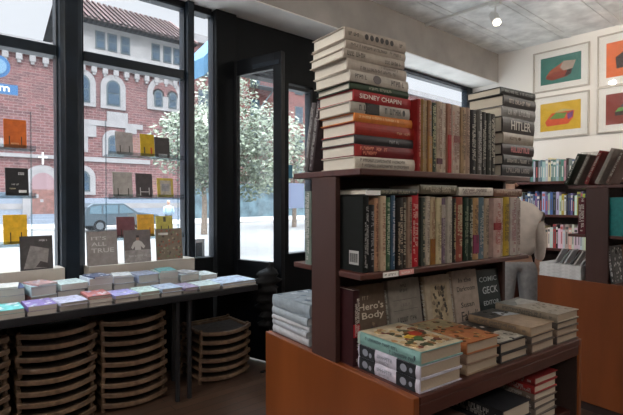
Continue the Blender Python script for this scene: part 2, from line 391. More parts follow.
# ================================================================== PRINTS
def print_frame(y0, y1, z0, z1, bgc, shapes, label):
    # y1 < y0 : y0 is the left edge as seen
    r_ = thing('framed_print', label, 'picture', basis((0, -1, 0), (0, 0, 1), (-1, 0, 0), (6.13, (y0 + y1) / 2, (z0 + z1) / 2)), 'framed prints on the white wall')
    w2, h2 = (y0 - y1) / 2, (z1 - z0) / 2; q = .014
    f = MB(); f.box(-w2, w2, -h2, -h2 + q, 0, .03); f.box(-w2, w2, h2 - q, h2, 0, .03); f.box(-w2, -w2 + q, -h2 + q, h2 - q, 0, .03); f.box(w2 - q, w2, -h2 + q, h2 - q, 0, .03)
    f.build('frame', mat('pale_wood_frame', (.42, .38, .33), .4), r_)
    m_ = MB(); m_.box(-w2 + q, w2 - q, -h2 + q, h2 - q, .004, .012); m_.build('mat_board', mat('mat_board', (.86, .84, .80), .7), r_)
    aw, ah = w2 * .72, h2 * .66
    a = MB(); a.box(-aw, aw, -ah, ah, .0125, .0135); ar = a.build('artwork', mat('print_ink', bgc, .6, noise=.08, nscale=12), r_)
    for i, (pts, c) in enumerate(shapes):
        s_ = MB(); s_.prism([(x * aw, y * ah) for x, y in pts], .0136, .0140 + i * .0003); s_.build('printed_shape', mat('print_ink', c, .6, noise=.1, nscale=20), ar)
    g = MB(); g.box(-w2 + q, w2 - q, -h2 + q, h2 - q, .022, .024); g.build('pane', glassmat('picture_glass', (.97, .97, .97), .05), r_)
print_frame(2.642, 1.988, 2.715, 3.225, (.045, .19, .16),
    [([(-.75, -.55), (-.55, -.1), (.2, -.05), (.45, -.3), (.35, -.6), (-.4, -.75)], (.30, .06, .035)), ([(-.75, -.45), (-.5, .0), (.15, .5), (.05, -.1), (-.3, -.15)], (.42, .11, .06)),
     ([(.0, .1), (.15, .55), (.75, .45), (.6, -.1), (.15, -.15)], (.42, .33, .27)), ([(.35, -.15), (.6, -.1), (.5, -.5), (.2, -.6)], (.05, .02, .02))], 'framed print of a brown open carton on a teal ground')
print_frame(2.642, 1.988, 2.125, 2.655, (.70, .44, .03),
    [([(-.75, -.35), (-.4, .25), (.7, .3), (.65, -.2), (.4, -.6), (-.65, -.65)], (.70, .10, .035)), ([(-.55, -.15), (-.2, .25), (.35, .2), (.2, -.2)], (.16, .30, .07)),
     ([(.35, .1), (.65, .28), (.62, -.15), (.4, -.3)], (.20, .06, .22)), ([(-.3, .25), (.1, .5), (.7, .32)], (.55, .48, .2))], 'framed print of a red and green box on a yellow ground')
print_frame(1.905, 1.26, 2.655, 3.255, (.78, .16, .035),
    [([(-.55, -.55), (-.6, .1), (-.1, .5), (.6, .3), (.6, -.5)], (.06, .04, .04)), ([(-.1, .2), (.2, .5), (.6, .4), (.4, .1)], (.3, .22, .2))], 'framed print of a black box on an orange ground')
print_frame(1.905, 1.26, 2.125, 2.655, (.25, .035, .025),
    [([(-.6, -.45), (-.6, -.2), (.6, -.1), (.6, -.4)], (.04, .02, .02)), ([(-.6, -.2), (-.45, .05), (.6, .05), (.6, -.1)], (.15, .38, .10)), ([(-.4, .1), (-.1, .5), (.6, .5), (.5, .1)], (.05, .06, .08))], 'framed print of a black and green box on a dark red ground')

# ================================================================== THE TWO-SIDED BOOKCASES
UM = T(1.026, 1.107, 0, R(-5.7))          # unit 1 frame: origin at the middle of its left end, x along it
def U(x, y, z, rz=0): return UM @ T(x, y, z, rz)
def bookcase(x0, Lx, label, yc=0.0):
    r_ = thing('display_bookcase', label, 'bookcase', U(x0, yc, 0))
    def bx(name, m, *boxes, bevel=.003, parent=r_):
        mb = MB()
        for q in boxes: mb.box(*q)
        return mb.build(name, m, parent, bevel=bevel)
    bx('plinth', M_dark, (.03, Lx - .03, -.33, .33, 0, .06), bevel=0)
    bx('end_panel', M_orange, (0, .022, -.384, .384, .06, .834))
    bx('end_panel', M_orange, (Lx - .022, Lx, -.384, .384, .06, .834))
    bx('shade_board', M_dark, (Lx - .030, Lx - .0221, -.378, -.006, .08, .812), (Lx - .030, Lx - .0221, .006, .378, .08, .812), bevel=0)  # shade inside the cabinet, put in as dark boards over the orange veneer
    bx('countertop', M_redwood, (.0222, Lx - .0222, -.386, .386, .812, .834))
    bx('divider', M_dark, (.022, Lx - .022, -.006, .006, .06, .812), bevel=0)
    bx('apron', M_redwood, (.022, Lx - .022, -.384, -.366, .775, .812)); bx('apron', M_redwood, (.022, Lx - .022, .366, .384, .775, .812))
    bx('lower_shelf', M_redwood, (.022, Lx - .031, -.36, -.006, .545, .565)); bx('lower_shelf', M_redwood, (.022, Lx - .031, .006, .36, .545, .565))
    bx('bottom_board', M_redwood, (.022, Lx - .031, -.36, .36, .06, .08))
    bx('upright', M_panel, (0, .020, -.058, .0725, .834, 1.424)); bx('upright', M_panel, (Lx - .022, Lx, -.0725, .0725, .834, 1.424))
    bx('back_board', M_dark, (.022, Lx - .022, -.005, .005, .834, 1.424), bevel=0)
    bx('middle_shelf', M_redwood, (-.0, Lx, -.177, -.0726, 1.112, 1.130), (.0202, Lx - .022, -.0726, -.005, 1.112, 1.130),
       (-.0, Lx, .0726, .182, 1.112, 1.130), (.022, Lx - .022, .005, .0726, 1.112, 1.130))
    bx('top_shelf', M_redwood, (-.002, Lx + .002, -.177, .182, 1.424, 1.444))
    return r_
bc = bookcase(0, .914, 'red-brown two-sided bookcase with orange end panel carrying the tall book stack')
# card label strips clipped on the middle shelf edge
t = MB(); t.box(.09, .155, -.1795, -.177, 1.112, 1.128); ls = t.build('shelf_label', M_white, bc)
t = MB(); add_marks(t, 3, basis((1, 0, 0), (0, 0, 1), (0, -1, 0), (.12, -.1801, 1.120)), .05, .007); t.build('label_lettering', mat('lettering', (.1, .1, .1), .5), ls)
t = MB(); t.box(.16, .225, -.1795, -.177, 1.113, 1.129); ls = t.build('shelf_label', mat('pink_label', (.75, .35, .33), .6), bc); ls['label'] = 'pink printed shelf label'
t = MB(); add_marks(t, 4, basis((1, 0, 0), (0, 0, 1), (0, -1, 0), (.192, -.1801, 1.121)), .05, .007); t.build('label_lettering', mat('lettering', (.9, .9, .9), .5), ls)
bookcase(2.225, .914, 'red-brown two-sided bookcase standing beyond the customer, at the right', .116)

ZA, ZB, ZC = 1.4445, 1.1305, .8345
# ---- tall stack on the top shelf (bottom to top)
CR = (.60, .55, .47)
tall = [
 (.038, CR, (.12, .10, .09), [('#', .05, .75, .7, .25), ('#', 0, .8, .3, .25)], (), .258, 'cream hardback with two lines of dark spine lettering'),
 (.036, (.16, .012, .015), (.75, .25, .15), [('#', .2, .45, .68, .3), ('#', .25, .25, .3, .3)], ((.0, .1, (.35, .02, .02)),), .25, 'maroon hardback with orange-red spine lettering'),
 (.028, (.035, .032, .035), (.35, .35, .35), [('#', -.15, .18, .5, .35)], (), .252, 'charcoal hardback with a short grey spine title'),
 (.038, (.30, .022, .012), (.65, .35, .2), [('#', -.3, .25, .4, .2)], (), .256, 'plain thick red hardback'),
 (.026, (.62, .20, .04), (.85, .60, .3), [('#', .1, .7, .6, .3)], (), .25, 'orange hardback'),
 (.034, (.42, .39, .34), (.05, .05, .05), [('#', .27, .2, .5, .5), ('#', -.2, .3, .5, .55), ('oval', -.38, .05, .5, .6)], ((.24, .46, (.03, .028, .025)),), .25, 'white hardback with a black block on its spine'),
 (.034, (.33, .018, .022), (.80, .70, .62), [('SIDNEY CHAPIN', .05, .72, .5, .42)], (), .252, 'red hardback with large pale capitals on its spine'),
 (.022, (.035, .06, .035), (.4, .4, .3), [('#', .0, .4, .5, .4)], (), .248, 'thin dark green hardback'),
 (.033, (.50, .46, .40), (.10, .08, .08), [('oval', .07, .14, .5, .8), ('#', .33, .2, .5, .4), ('#', -.3, .25, .5, .5)], (), .255, 'pale hardback with a dark portrait oval on its spine'),
 (.034, (.46, .40, .34), (.12, .10, .10), [('#', 0, .6, .35, .28), ('#', -.2, .3, .75, .2)], (), .25, 'beige hardback with a small dark spine title'),
 (.028, (.44, .385, .325), (.20, .17, .14), [('#', .3, .3, .5, .5), ('#', -.3, .3, .4, .4)], (), .25, 'fawn hardback jutting left'),
 (.026, (.43, .37, .31), (.12, .10, .09), [('#', 0, .85, .5, .35)], (), .25, 'tan hardback with a long line of spine lettering'),
 (.036, (.42, .36, .30), (.04, .035, .035), [('#', .36, .18, .5, .3)] + [('oval', .17 - .083 * i, .062, .52, .5) for i in range(6)] + [('#', -.42, .08, .5, .3)], (), .252, 'light brown hardback with six dark ovals on its spine'),
]
z = ZA; offs = [(.008, 0), (.008, .0), (.005, .0), (.006, -.0), (.002, .0), (-.008, .002), (-.004, .002), (-.010, .004), (-.020, 0), (-.022, .004), (-.034, .002), (-.027, .004), (-.030, .002)]
for i, (tk, c, tcl, sp, bd, L, lab) in enumerate(tall):
    dx, dy = offs[i]; Wd = rnd.uniform(.166, .176)
    book(U(dx + L / 2, -.143 + Wd / 2 + dy, z, R(rnd.uniform(-1.6, 1.6))) @ LYING, lab + ', ' + ('lowest' if i == 0 else 'topmost' if i == 12 else ORD[i] + ' up') + ' in the tall stack',
         'hardbacks in the tall stack', L, Wd, tk, c, tcl, sp, bd, seed=i + 10)
    z += tk + .0004
# ---- dark stack at the right end of the top shelf (bottom to top)
dk = [
 (.037, (.030, .030, .034), (.35, .32, .3), [('#', 0, .75, .5, .4)], 'dark grey hardback with wide grey lettering'),
 (.032, (.022, .021, .022), (.45, .42, .38), [('#', 0, .8, .4, .35)], 'black hardback with one small line of lettering'),
 (.036, (.035, .022, .022), (.55, .03, .03), [('#', -.05, .6, .5, .5)], 'black hardback with red spine lettering'),
 (.036, (.36, .31, .25), (.2, .1, .05), [('#', .2, .3, .5, .3), ('oval', 0, .1, .5, .3)], 'cream hardback'),
 (.050, (.028, .020, .018), (.72, .68, .6), [('HITLER', -.05, .62, .5, .58)], 'thick black hardback lettered HITLER'),
 (.034, (.20, .19, .18), (.5, .48, .45), [('#', 0, .7, .5, .5)], 'grey hardback with wide spine lettering'),
 (.036, (.030, .024, .022), (.35, .28, .22), [('#', 0, .7, .5, .4)], 'dark brown hardback with beige pages'),
 (.024, (.045, .045, .042), (.3, .3, .28), [('#', 0, .8, .5, .4)], 'thin charcoal hardback'),
]
z = ZA
for i, (tk, c, tcl, sp, lab) in enumerate(dk):
    tk *= 1.2
    L = .215 if i < 4 else .23; Wd = .155 if i not in (5, 6, 7) else .16
    book(U(.742 + L / 2 + (.0, .0, .004, .004, -.004, .0, .004, -.004)[i], -.163 + Wd / 2, z, R(rnd.uniform(-3, 2))) @ LYING, lab + ', ' + ('lowest' if i == 0 else 'topmost' if i == 7 else ORD[i] + ' up') + ' in the shorter dark stack',
         'hardbacks in the dark stack', L, Wd, tk, c, tcl, sp, (), seed=i + 40, page=(.62, .56, .46))
    z += tk + .0004
# ---- upright books
def upright(rows, z, yfront, prefix, group, where, seed0, x_end=None, tilt=0):
    for i, (x0, x1, h, c, tcl, lab, bands) in enumerate(rows):
        tk = x1 - x0 - .0012; Wd = rnd.uniform(.135, .15)
        yf = yfront + rnd.uniform(-.003, .008)
        book(U((x0 + .0006), yf + Wd / 2, z + h / 2) @ UPR, '%s, %s from left standing on the %s' % (lab, ORD[i], where), group,
             h, Wd, tk, c, tcl, None, bands, seed=seed0 + i, rough=.8 if 'barcode' in lab else .45)
top = [
 (.262, .279, .238, (.30, .02, .02), (.6, .3, .2), 'red hardback', ()),
 (.283, .298, .240, (.27, .16, .045), (.12, .05, .02), 'olive-gold hardback', ()),
 (.299, .313, .238, (.42, .30, .16), (.2, .1, .05), 'tan hardback', ()),
 (.3135, .335, .240, (.33, .17, .08), (.1, .05, .03), 'ochre hardback', ((.5, 1, (.42, .22, .06)),)),
 (.336, .362, .236, (.02, .035, .022), (.55, .55, .3), 'black hardback with green-gold lettering', ()),
 (.363, .392, .243, (.48, .38, .29), (.15, .06, .04), 'beige hardback', ((.8, .88, (.10, .03, .05)),)),
 (.393, .416, .240, (.58, .50, .41), (.35, .25, .18), 'ivory hardback', ()),
 (.417, .436, .241, (.38, .20, .14), (.55, .04, .03), 'brown hardback with a red foot', ((.45, 1, (.42, .02, .02)),)),
 (.437, .450, .238, (.55, .44, .36), (.45, .05, .04), 'narrow cream hardback', ()),
 (.451, .492, .242, (.52, .42, .34), (.22, .10, .08), 'wide cream hardback with a dark emblem', ((.45, .55, (.20, .06, .05)),)),
 (.493, .522, .238, (.42, .28, .16), (.14, .08, .05), 'light brown hardback', ()),
 (.523, .550, .240, (.40, .27, .20), (.18, .1, .07), 'fawn hardback', ()),
 (.551, .584, .236, (.018, .017, .018), (.5, .47, .4), 'black hardback with white lettering', ()),
 (.585, .616, .238, (.10, .095, .085), (.25, .23, .2), 'grey hardback', ()),
 (.617, .648, .235, (.020, .019, .018), (.45, .42, .35), 'black hardback with cream lettering', ()),
 (.649, .678, .234, (.032, .035, .03), (.3, .3, .25), 'charcoal hardback', ()),
 (.679, .712, .235, (.026, .024, .022), (.6, .56, .45), 'black hardback with bold pale lettering', ()),
]
upright(top, ZA, -.158, '', 'hardbacks standing on the top shelf', 'top shelf', 100)
mid = [
 (.024, .048, .232, (.004, .006, .006), (.4, .4, .4), 'black hardback with a barcode on its cover', ()),
 (.049, .072, .205, (.014, .015, .018), (.3, .3, .32), 'short black hardback', ()),
 (.073, .092, .225, (.46, .26, .16), (.2, .05, .04), 'peach hardback', ()),
 (.093, .116, .232, (.52, .40, .28), (.45, .15, .1), 'sand hardback', ()),
 (.117, .139, .228, (.05, .11, .055), (.3, .35, .2), 'green hardback', ()),
 (.140, .158, .234, (.05, .10, .16), (.3, .3, .35), 'slate blue hardback', ()),
 (.159, .190, .226, (.014, .013, .013), (.5, .4, .3), 'black hardback with busy lettering', ()),
 (.191, .212, .228, (.035, .025, .02), (.5, .45, .35), 'dark brown hardback', ()),
 (.213, .234, .230, (.30, .20, .15), (.05, .03, .03), 'mottled brown hardback', ()),
 (.235, .272, .240, (.42, .008, .02), (.7, .45, .4), 'bright red hardback', ()),
 (.280, .300, .228, (.05, .06, .05), (.5, .45, .3), 'dark green hardback', ()),
 (.301, .322, .232, (.50, .44, .36), (.15, .1, .1), 'cream hardback with small dark lettering', ()),
 (.323, .348, .230, (.50, .40, .26), (.2, .05, .02), 'cream hardback with a brown foot', ((.62, 1, (.25, .11, .02)),)),
 (.349, .376, .228, (.55, .48, .30), (.15, .12, .05), 'pale yellow hardback', ()),
 (.377, .402, .226, (.16, .11, .16), (.5, .45, .45), 'purple-grey hardback', ((.1, .3, (.4, .35, .3)),)),
 (.403, .428, .230, (.48, .44, .38), (.12, .1, .1), 'ivory hardback with dark lettering', ()),
 (.429, .450, .226, (.02, .02, .018), (.45, .4, .2), 'slim black hardback with gold lettering', ()),
 (.451, .490, .230, (.24, .06, .04), (.35, .32, .12), 'red hardback patterned with green', ()),
 (.491, .520, .228, (.010, .030, .018), (.25, .3, .2), 'deep green hardback', ()),
 (.521, .548, .226, (.012, .026, .016), (.5, .5, .4), 'blackish green hardback with white lettering', ()),
 (.549, .584, .228, (.42, .25, .11), (.1, .04, .04), 'tan hardback with a purple foot', ((.6, .9, (.22, .03, .09)),)),
 (.585, .618, .230, (.09, .15, .19), (.5, .5, .45), 'blue-grey hardback', ()),
 (.619, .648, .226, (.38, .30, .22), (.12, .08, .06), 'fawn hardback with dark lettering', ()),
 (.668, .716, .228, (.50, .36, .32), (.32, .05, .05), 'pink hardback with a dark red band', ((.42, .54, (.25, .02, .03)),)),
 (.717, .742, .228, (.50, .41, .34), (.2, .08, .06), 'pale pink hardback', ()),
 (.743, .784, .232, (.46, .32, .03), (.05, .04, .02), 'yellow hardback with black lettering', ()),
 (.785, .826, .230, (.48, .42, .38), (.25, .05, .1), 'off-white hardback', ()),
 (.827, .860, .228, (.42, .37, .34), (.3, .1, .1), 'grey-pink hardback', ()),
]
mid = [(a * 1.02 if a > .3 else a, b * 1.02 if b > .3 else b, h, c, t_, l, bd) for a, b, h, c, t_, l, bd in mid]
upright(mid, ZB, -.163, '', 'hardbacks standing on the middle shelf', 'middle shelf', 200)
# barcode sticker on the cover side of the first one: part of that book
for o in D.objects:
    if o.type == 'EMPTY' and str(o.get('label', '')).startswith('black hardback with a barcode'):
        s_ = MB(); s_.box(-.052, -.008, -.095, -.052, -.0008, .0002); st = s_.build('barcode_sticker', mat('sticker_paper', (.42, .42, .42), .6), o)
        s_ = MB()
        for k in range(12): s_.box(-.049 + k * .0032, -.049 + k * .0032 + (.0020 if k % 3 else .001), -.088, -.060, -.0012, -.0008)
        s_.build('barcode', mat('lettering', (.03, .03, .03), .5), st)
# books lying across the tops of the middle row
lie = [
 (.035, .236, .155, .022, .2325, (.03, .035, .03), (.35, .3, .2), 'black hardback'),
 (.255, .235, .150, .030, .2405, (.13, .11, .075), (.5, .45, .35), 'olive-brown hardback'),
 (.495, .205, .150, .024, .2328, (.030, .030, .045), (.3, .3, .35), 'navy hardback'),
]
for i, (x, L, Wd, tk, dz, c, tcl, lab) in enumerate(lie):
    pass
hz = [(.045, .215, (.025, .028, .026), (.30, .28, .2), 'black hardback', .020), (.275, .19, (.12, .105, .07), (.50, .45, .35), 'olive-brown hardback', .030),
      (.478, .205, (.62, .57, .50), (.12, .08, .08), 'cream paperback with dark lettering', .030), (.692, .19, (.20, .095, .06), (.5, .35, .25), 'russet hardback', .030)]
for i, (x, L, c, tcl, lab, tk) in enumerate(hz):
    base = ZB + (.2345, .2405, .2355, .2325)[i]
    book(U(x + L / 2, -.160 + .075, base) @ LYING, '%s lying on the middle shelf row, %s from left' % (lab, ORD[i]), 'books lying on the middle row', L, .15, tk, c, tcl, None, (), seed=300 + i)
tg = MB(); tg.box(0, .06, 0, .002, 0, .014); o = tg.build('shelf_card', M_white, None, M=U(.03, -.166, ZB + .2345)); tag(o, 'small white card sticking out above the black middle shelf books', 'card')

# ---- face-out books leaning against the board under the middle shelf
def lean(x, y, w, h, tk, col, cover, lab, tcol=(.8, .8, .75), ang=8, rz=0, spine=None):
    M_ = U(x, y, ZC, R(rz)) @ Matrix.Rotation(R(-ang), 4, 'X') @ T(0, 0, h / 2) @ FACE
    book(M_, lab, 'face-out books on the countertop', h, w, tk, col, tcol, spine, (), cover=cov(cover), seed=hash(lab) % 1000 / 7.)
K = (.03, .025, .022); LT = (.75, .70, .60)
lean(.135, -.062, .150, .232, .026, (.12, .085, .06), speckle(1, [(.10, .05, .04), (.06, .05, .05), (.22, .16, .1)], 26, y1=.0) + [('t', "Hero's", .06, .20, .74, .10, (.62, .56, .46)), ('t', 'Body', .10, .06, .66, .12, (.62, .56, .46)), ('#', 5, -.05, .32, .25, .05, (.4, .33, .25))],
     "brown book titled Hero's Body leaning at the left of the face-out row")
lean(.305, -.066, .158, .236, .024, (.22, .20, .175), [('#', 21, 0, .40, .25, .04, K), ('#', 22, 0, .33, .3, .04, K), ('r', -.38, .38, .195, .2, K), ('#', 23, 0, .12, .3, .04, (.12, .1, .1)), ('r', -.38, .38, .045, .05, K), ('#', 24, .05, -.09, .66, .07, K), ('#', 25, .05, -.27, .6, .08, (.15, .04, .03)), ('#', 26, .05, -.37, .5, .05, (.15, .04, .03))],
     'grey book with ruled lines and dark lettering in the face-out row')
lean(.405, -.048, .03, .215, .03, (.035, .025, .028), [], 'slim dark book behind the two pale face-out books', ang=10)
lean(.484, -.068, .142, .232, .022, (.38, .32, .24), [('r', -.30, .34, -.32, .36, (.36, .29, .19))] + speckle(2, [K, (.10, .08, .05), (.2, .15, .1)], 40, -.24, .28, -.28, .32, .05), 'cream book with a dark woodcut picture in the face-out row')
lean(.644, -.070, .152, .238, .024, (.34, .275, .23), [('t', 'In the', -.02, .34, .52, .075, K), ('t', 'Darkroom', .0, .20, .74, .08, K), ('t', 'Susan', .0, -.06, .55, .085, K), ('t', 'Faludi', .05, -.24, .68, .15, K)],
     'pinkish book titled In the Darkroom in the face-out row')
lean(.808, -.062, .152, .225, .022, (.012, .022, .024), [('t', 'COMIC', 0, .33, .8, .09, (.30, .36, .38)), ('t', 'GECK', .05, .13, .7, .13, (.38, .42, .44)), ('t', 'EDITOR', .05, -.10, .7, .08, (.38, .42, .44))], 'black book with silvery capitals at the right of the face-out row')
# dark red book standing with its spine outwards at the left
book(U(.024, -.10 + .05, ZC + .118) @ UPR, 'dark red book standing at the left end under the middle shelf', None, .235, .13, .026, (.035, .010, .012), (.65, .6, .55), None, ((.45, .62, (.35, .01, .02)),), seed=77)

# ---- stacks on the countertop, spines to the left
def flat(x, y0, z, L, Wd, tk, col, tcol, spine, bands, lab, group, cover=None, rz=0, page=(.46, .37, .28), M0=None, soft=False, seed=None):
    book((M0 or U)(x + Wd / 2, y0 + L / 2, z, R(rz)), lab, group, L, Wd, tk, col, tcol, spine, bands, page=page, cover=cover, soft=soft, seed=seed)
lav = (.44, .42, .52); g1 = 'books stacked on the countertop'
z = ZC
for i in range(2):
    lab = ('bottom', 'middle')[i] + ' black and lavender book in the stack at the countertop corner'
    flat(.036 + .001 * i, -.373, z, .246, .178, .0365, (.56, .54, .64), (.26, .28, .34), [('#', .02, .26, .6, .32), ('#', .02, .2, .25, .2), ('oval', .36, .10, .5, .6), ('oval', .27, .05, .4, .4), ('oval', -.27, .10, .5, .6), ('oval', -.38, .05, .5, .4)], ((.03, .30, (.022, .025, .03)), (.66, .94, (.022, .025, .03))), lab, g1, seed=400)
    o = D.objects[-1]; z += .037
art = speckle(5, [(.14, .03, .02), (.20, .09, .03), (.45, .32, .16), (.05, .06, .03), (.35, .18, .07)], 60, -.42, .40, -.38, .42, .075)
art += [('p', [(.02, -.02), (.10, .10), (.24, .08), (.26, -.04), (.12, -.10)], (.42, .04, .02)), ('p', [(-.12, -.16), (.0, -.06), (.10, -.12), (-.02, -.24)], (.04, .09, .03)), ('p', [(-.16, -.02), (-.02, .02), (.06, -.08), (-.1, -.1)], (.5, .33, .03)),
        ('#', 31, .28, -.30, .36, .04, K), ('#', 32, .28, -.40, .36, .03, K)]
flat(.037, -.374, z, .248, .180, .037, (.20, .36, .34), (.05, .08, .10), [('#', .08, .55, .66, .26), ('#', -.25, .4, .3, .26), ('oval', -.43, .03, .5, .35)], ((.0, .04, (.4, .48, .44)),), 'teal-spined cookbook with tomatoes on its cover, top of the corner stack', g1,
     cover=cov([('r', -.47, .48, -.49, .49, (.50, .42, .30))] + art))
z = ZC
for i, (tk, c, lab) in enumerate([(.030, (.30, .22, .15), 'bottom brown book'), (.030, (.24, .16, .12), 'middle brown book'), (.034, (.36, .13, .05), 'top orange book')]):
    flat(.246 + .002 * i, -.366, z, .245, .160, tk, c, (.12, .08, .06), None, (), lab + ' in the second countertop stack from the left', g1,
         cover=cov([('r', -.47, .47, .1, .47, (.30, .25, .14))] + speckle(8, [(.15, .05, .02), (.10, .07, .04), (.45, .25, .1)], 50, s=.045)) if i == 2 else None, rz=-.6 * i)
    z += tk + .0004
z = ZC
for i, (tk, c, lab) in enumerate([(.028, (.05, .045, .045), 'lower black book'), (.034, (.035, .033, .035), 'upper black and white book')]):
    flat(.418, -.368 + .003 * i, z, .235, .155, tk, c, (.5, .5, .45), None, (), lab + ' of the low middle stack on the countertop', g1,
         cover=cov([('r', -.46, .46, -.46, -.1, (.45, .42, .36))] + speckle(9, [(.03, .03, .03), (.6, .58, .5)], 40, s=.05)) if i == 1 else None)
    z += tk + .0004
z = ZC
for i, (tk, c, lab) in enumerate([(.030, (.14, .10, .08), 'bottom dark book'), (.026, (.10, .08, .07), 'middle dark book'), (.030, (.38, .27, .18), 'top tan book with cover photograph')]):
    flat(.586, -.372 + .002 * i, z, .240, .155, tk, c, (.4, .35, .3), None, (), lab + ' in the second countertop stack from the right', g1,
         cover=cov([('r', -.5, .5, .12, .5, (.03, .028, .026)), ('p', [(.0, .12), (.5, .02), (.5, .2), (.1, .36)], (.50, .55, .60))] + speckle(10, [(.1, .1, .1), (.02, .02, .02)], 20, y0=.15)) if i == 2 else None, rz=.8)
    z += tk + .0004
z = ZC
for i, (tk, c, lab) in enumerate([(.028, (.10, .08, .07), 'lowest black book'), (.024, (.22, .16, .12), 'second lowest brown book'), (.024, (.08, .07, .06), 'second highest dark book'), (.030, (.36, .31, .25), 'topmost pale book')]):
    flat(.757 + .001 * i, -.372, z, .245, .155, tk, c, (.3, .3, .28), None, (), lab + ' in the rightmost countertop stack', g1,
         cover=cov([('r', -.5, .5, .2, .5, (.16, .17, .16)), ('p', [(-.3, .2), (.5, .1), (.5, .45), (.1, .4)], (.40, .40, .38))] + speckle(11, [(.25, .22, .18)], 20, y1=.1)) if i == 3 else None, rz=-.5)
    z += tk + .0004
# black paper-like pile between the face-out books and the front stacks
z = ZC
pass

# ---- books in the dark space below the countertop
g2 = 'books in the dark space under the countertop'
lowb = [(.455, .5655, .235, .165, .050, (.035, .036, .042), 'black'), (.46, .616, .235, .165, .050, (.03, .032, .038), 'black'),
        (.65, .5655, .225, .15, .03, (.05, .05, .055), 'charcoal'), (.65, .596, .225, .15, .026, (.20, .17, .15), 'grey-brown'), (.648, .6225, .225, .15, .026, (.12, .10, .09), 'dark brown'),
        (.652, .649, .225, .15, .026, (.20, .15, .12), 'brown'), (.65, .6755, .225, .15, .028, (.35, .03, .03), 'red'), (.655, .704, .23, .15, .026, (.30, .03, .03), 'brick red'),
        (.25, .5655, .24, .17, .06, (.22, .13, .10), 'reddish'), (.05, .5655, .24, .16, .05, (.10, .09, .08), 'dark grey')]
for i, (x, zz, L, Wd, tk, c, cn) in enumerate(lowb):
    flat(x, -.35, zz, L, Wd, tk, c, (.5, .48, .45), None, (), '%s book lying in the space under the countertop, %s' % (cn, ['bottom of the middle pair', 'top of the middle pair', 'lowest of right pile', 'second in right pile', 'third in right pile', 'fourth in right pile', 'fifth in right pile', 'topmost of right pile', 'left of middle', 'far left'][i]), g2, rz=rnd.uniform(-1.5, 1.5), page=(.60, .52, .42))
for i in range(6):
    c = [(.25, .23, .21), (.05, .05, .05), (.12, .10, .09), (.30, .27, .24), (.06, .05, .05), (.2, .12, .08)][i]
    book(U(.60 + i * .045, -.27, .08 + .12) @ UPR, '%s book standing on the bottom board, %s from left' % (['pale grey', 'black', 'brown', 'light grey', 'dark', 'rust'][i], ORD[i]), 'books on the bottom board', .24, .15, .04, c, (.6, .6, .55), None, (), seed=500 + i, page=(.4, .35, .28))

# ---- rear side of unit 1: white stack, grey-green book, leaning dark books
z = ZC
for i, (tk, w2) in enumerate([(.028, .0), (.022, .004), (.018, .002), (.03, .004), (.045, .0)]):
    flat(.028 - w2, .125, z, .245, .175, tk, [(.50, .53, .58), (.42, .46, .52), (.50, .52, .56), (.36, .42, .48), (.30, .36, .42)][i], (.2, .25, .3), False, (), '%s blue-white book of the stack behind the bookcase end' % ['lowest', 'second lowest', 'middle', 'second highest', 'topmost'][i], 'blue-white books stacked behind the end panel',
         rz=(0, -2, 1.5, -1, 1)[i], page=(.66, .69, .72), cover=cov(speckle(12, [(.12, .18, .25), (.5, .55, .6)], 24, s=.08)) if i == 4 else None)
    z += tk + .0004
book(U(.081, .110, ZB + .125) @ FACE, 'grey-green book standing on the rear middle shelf behind the end panel', None, .25, .16, .034, (.16, .21, .19), (.4, .4, .4), None, ())
for i in range(2):
    Mx = U(.016 + i * .034, .10, ZA, 0) @ Matrix.Rotation(R(10), 4, 'Y') @ T(0, 0, .125) @ basis((0, 0, 1), (1, 0, 0), (0, 1, 0))
    Mx = U(.0 + i * .036, .172, ZA) @ Matrix.Rotation(R(13), 4, 'X') @ T(0, -.14, .0)
    Mx = U(.012, .172 - .03 - i * .03, ZA + .008) @ Matrix.Rotation(R(12), 4, 'X') @ T(.08, 0, .118) @ FACE
    book(Mx, ('outer', 'inner')[i] + ' dark grey book leaning behind the tall stack', None, .235, .15, .024, [(.10, .09, .095), (.05, .035, .04)][i], (.4, .4, .4), None, ())
for o in [o for o in D.objects if str(o.get('label', '')).endswith('book leaning behind the tall stack')]: o['group'] = 'dark books leaning behind the tall stack'

# ---- second bookcase's books
def U2(x, y, z, rz=0): return U(2.225 + x, .116 + y, z, rz)
for i, (x, c, h, pg) in enumerate([(.0, (.02, .03, .02), .21, PAGE), (.045, (.15, .13, .11), .20, PAGE), (.105, (.16, .02, .02), .22, PAGE), (.15, (.30, .26, .23), .23, PAGE), (.20, (.1, .06, .05), .21, PAGE)]):
    M_ = U2(.055, .20 - i * .062, ZA + .012) @ Matrix.Rotation(R(24), 4, 'X') @ T(0, 0, h / 2) @ FACE
    book(M_, '%s leaning sideways on top of the far bookcase, %s from left' % (['black-green book', 'grey-brown book', 'dark red book', 'pale grey book', 'brown book'][i], ORD[i]), 'books leaning on top of the far bookcase', h, .15, .022, c, (.4, .4, .35), None, (), page=(.72, .70, .66))
for i, (x, c, cn) in enumerate([(.03, (.02, .20, .20), 'teal'), (.055, (.02, .16, .17), 'dark teal'), (.085, (.05, .05, .05), 'black'), (.115, (.4, .35, .3), 'beige')]):
    book(U2(x, -.165 + .075, ZB + .118) @ UPR, cn + ' book standing on the middle shelf of the far bookcase', 'books standing in the far bookcase', .235, .15, .024, c, (.6, .65, .6), None, ((.86, .95, (.5, .5, .48)),))
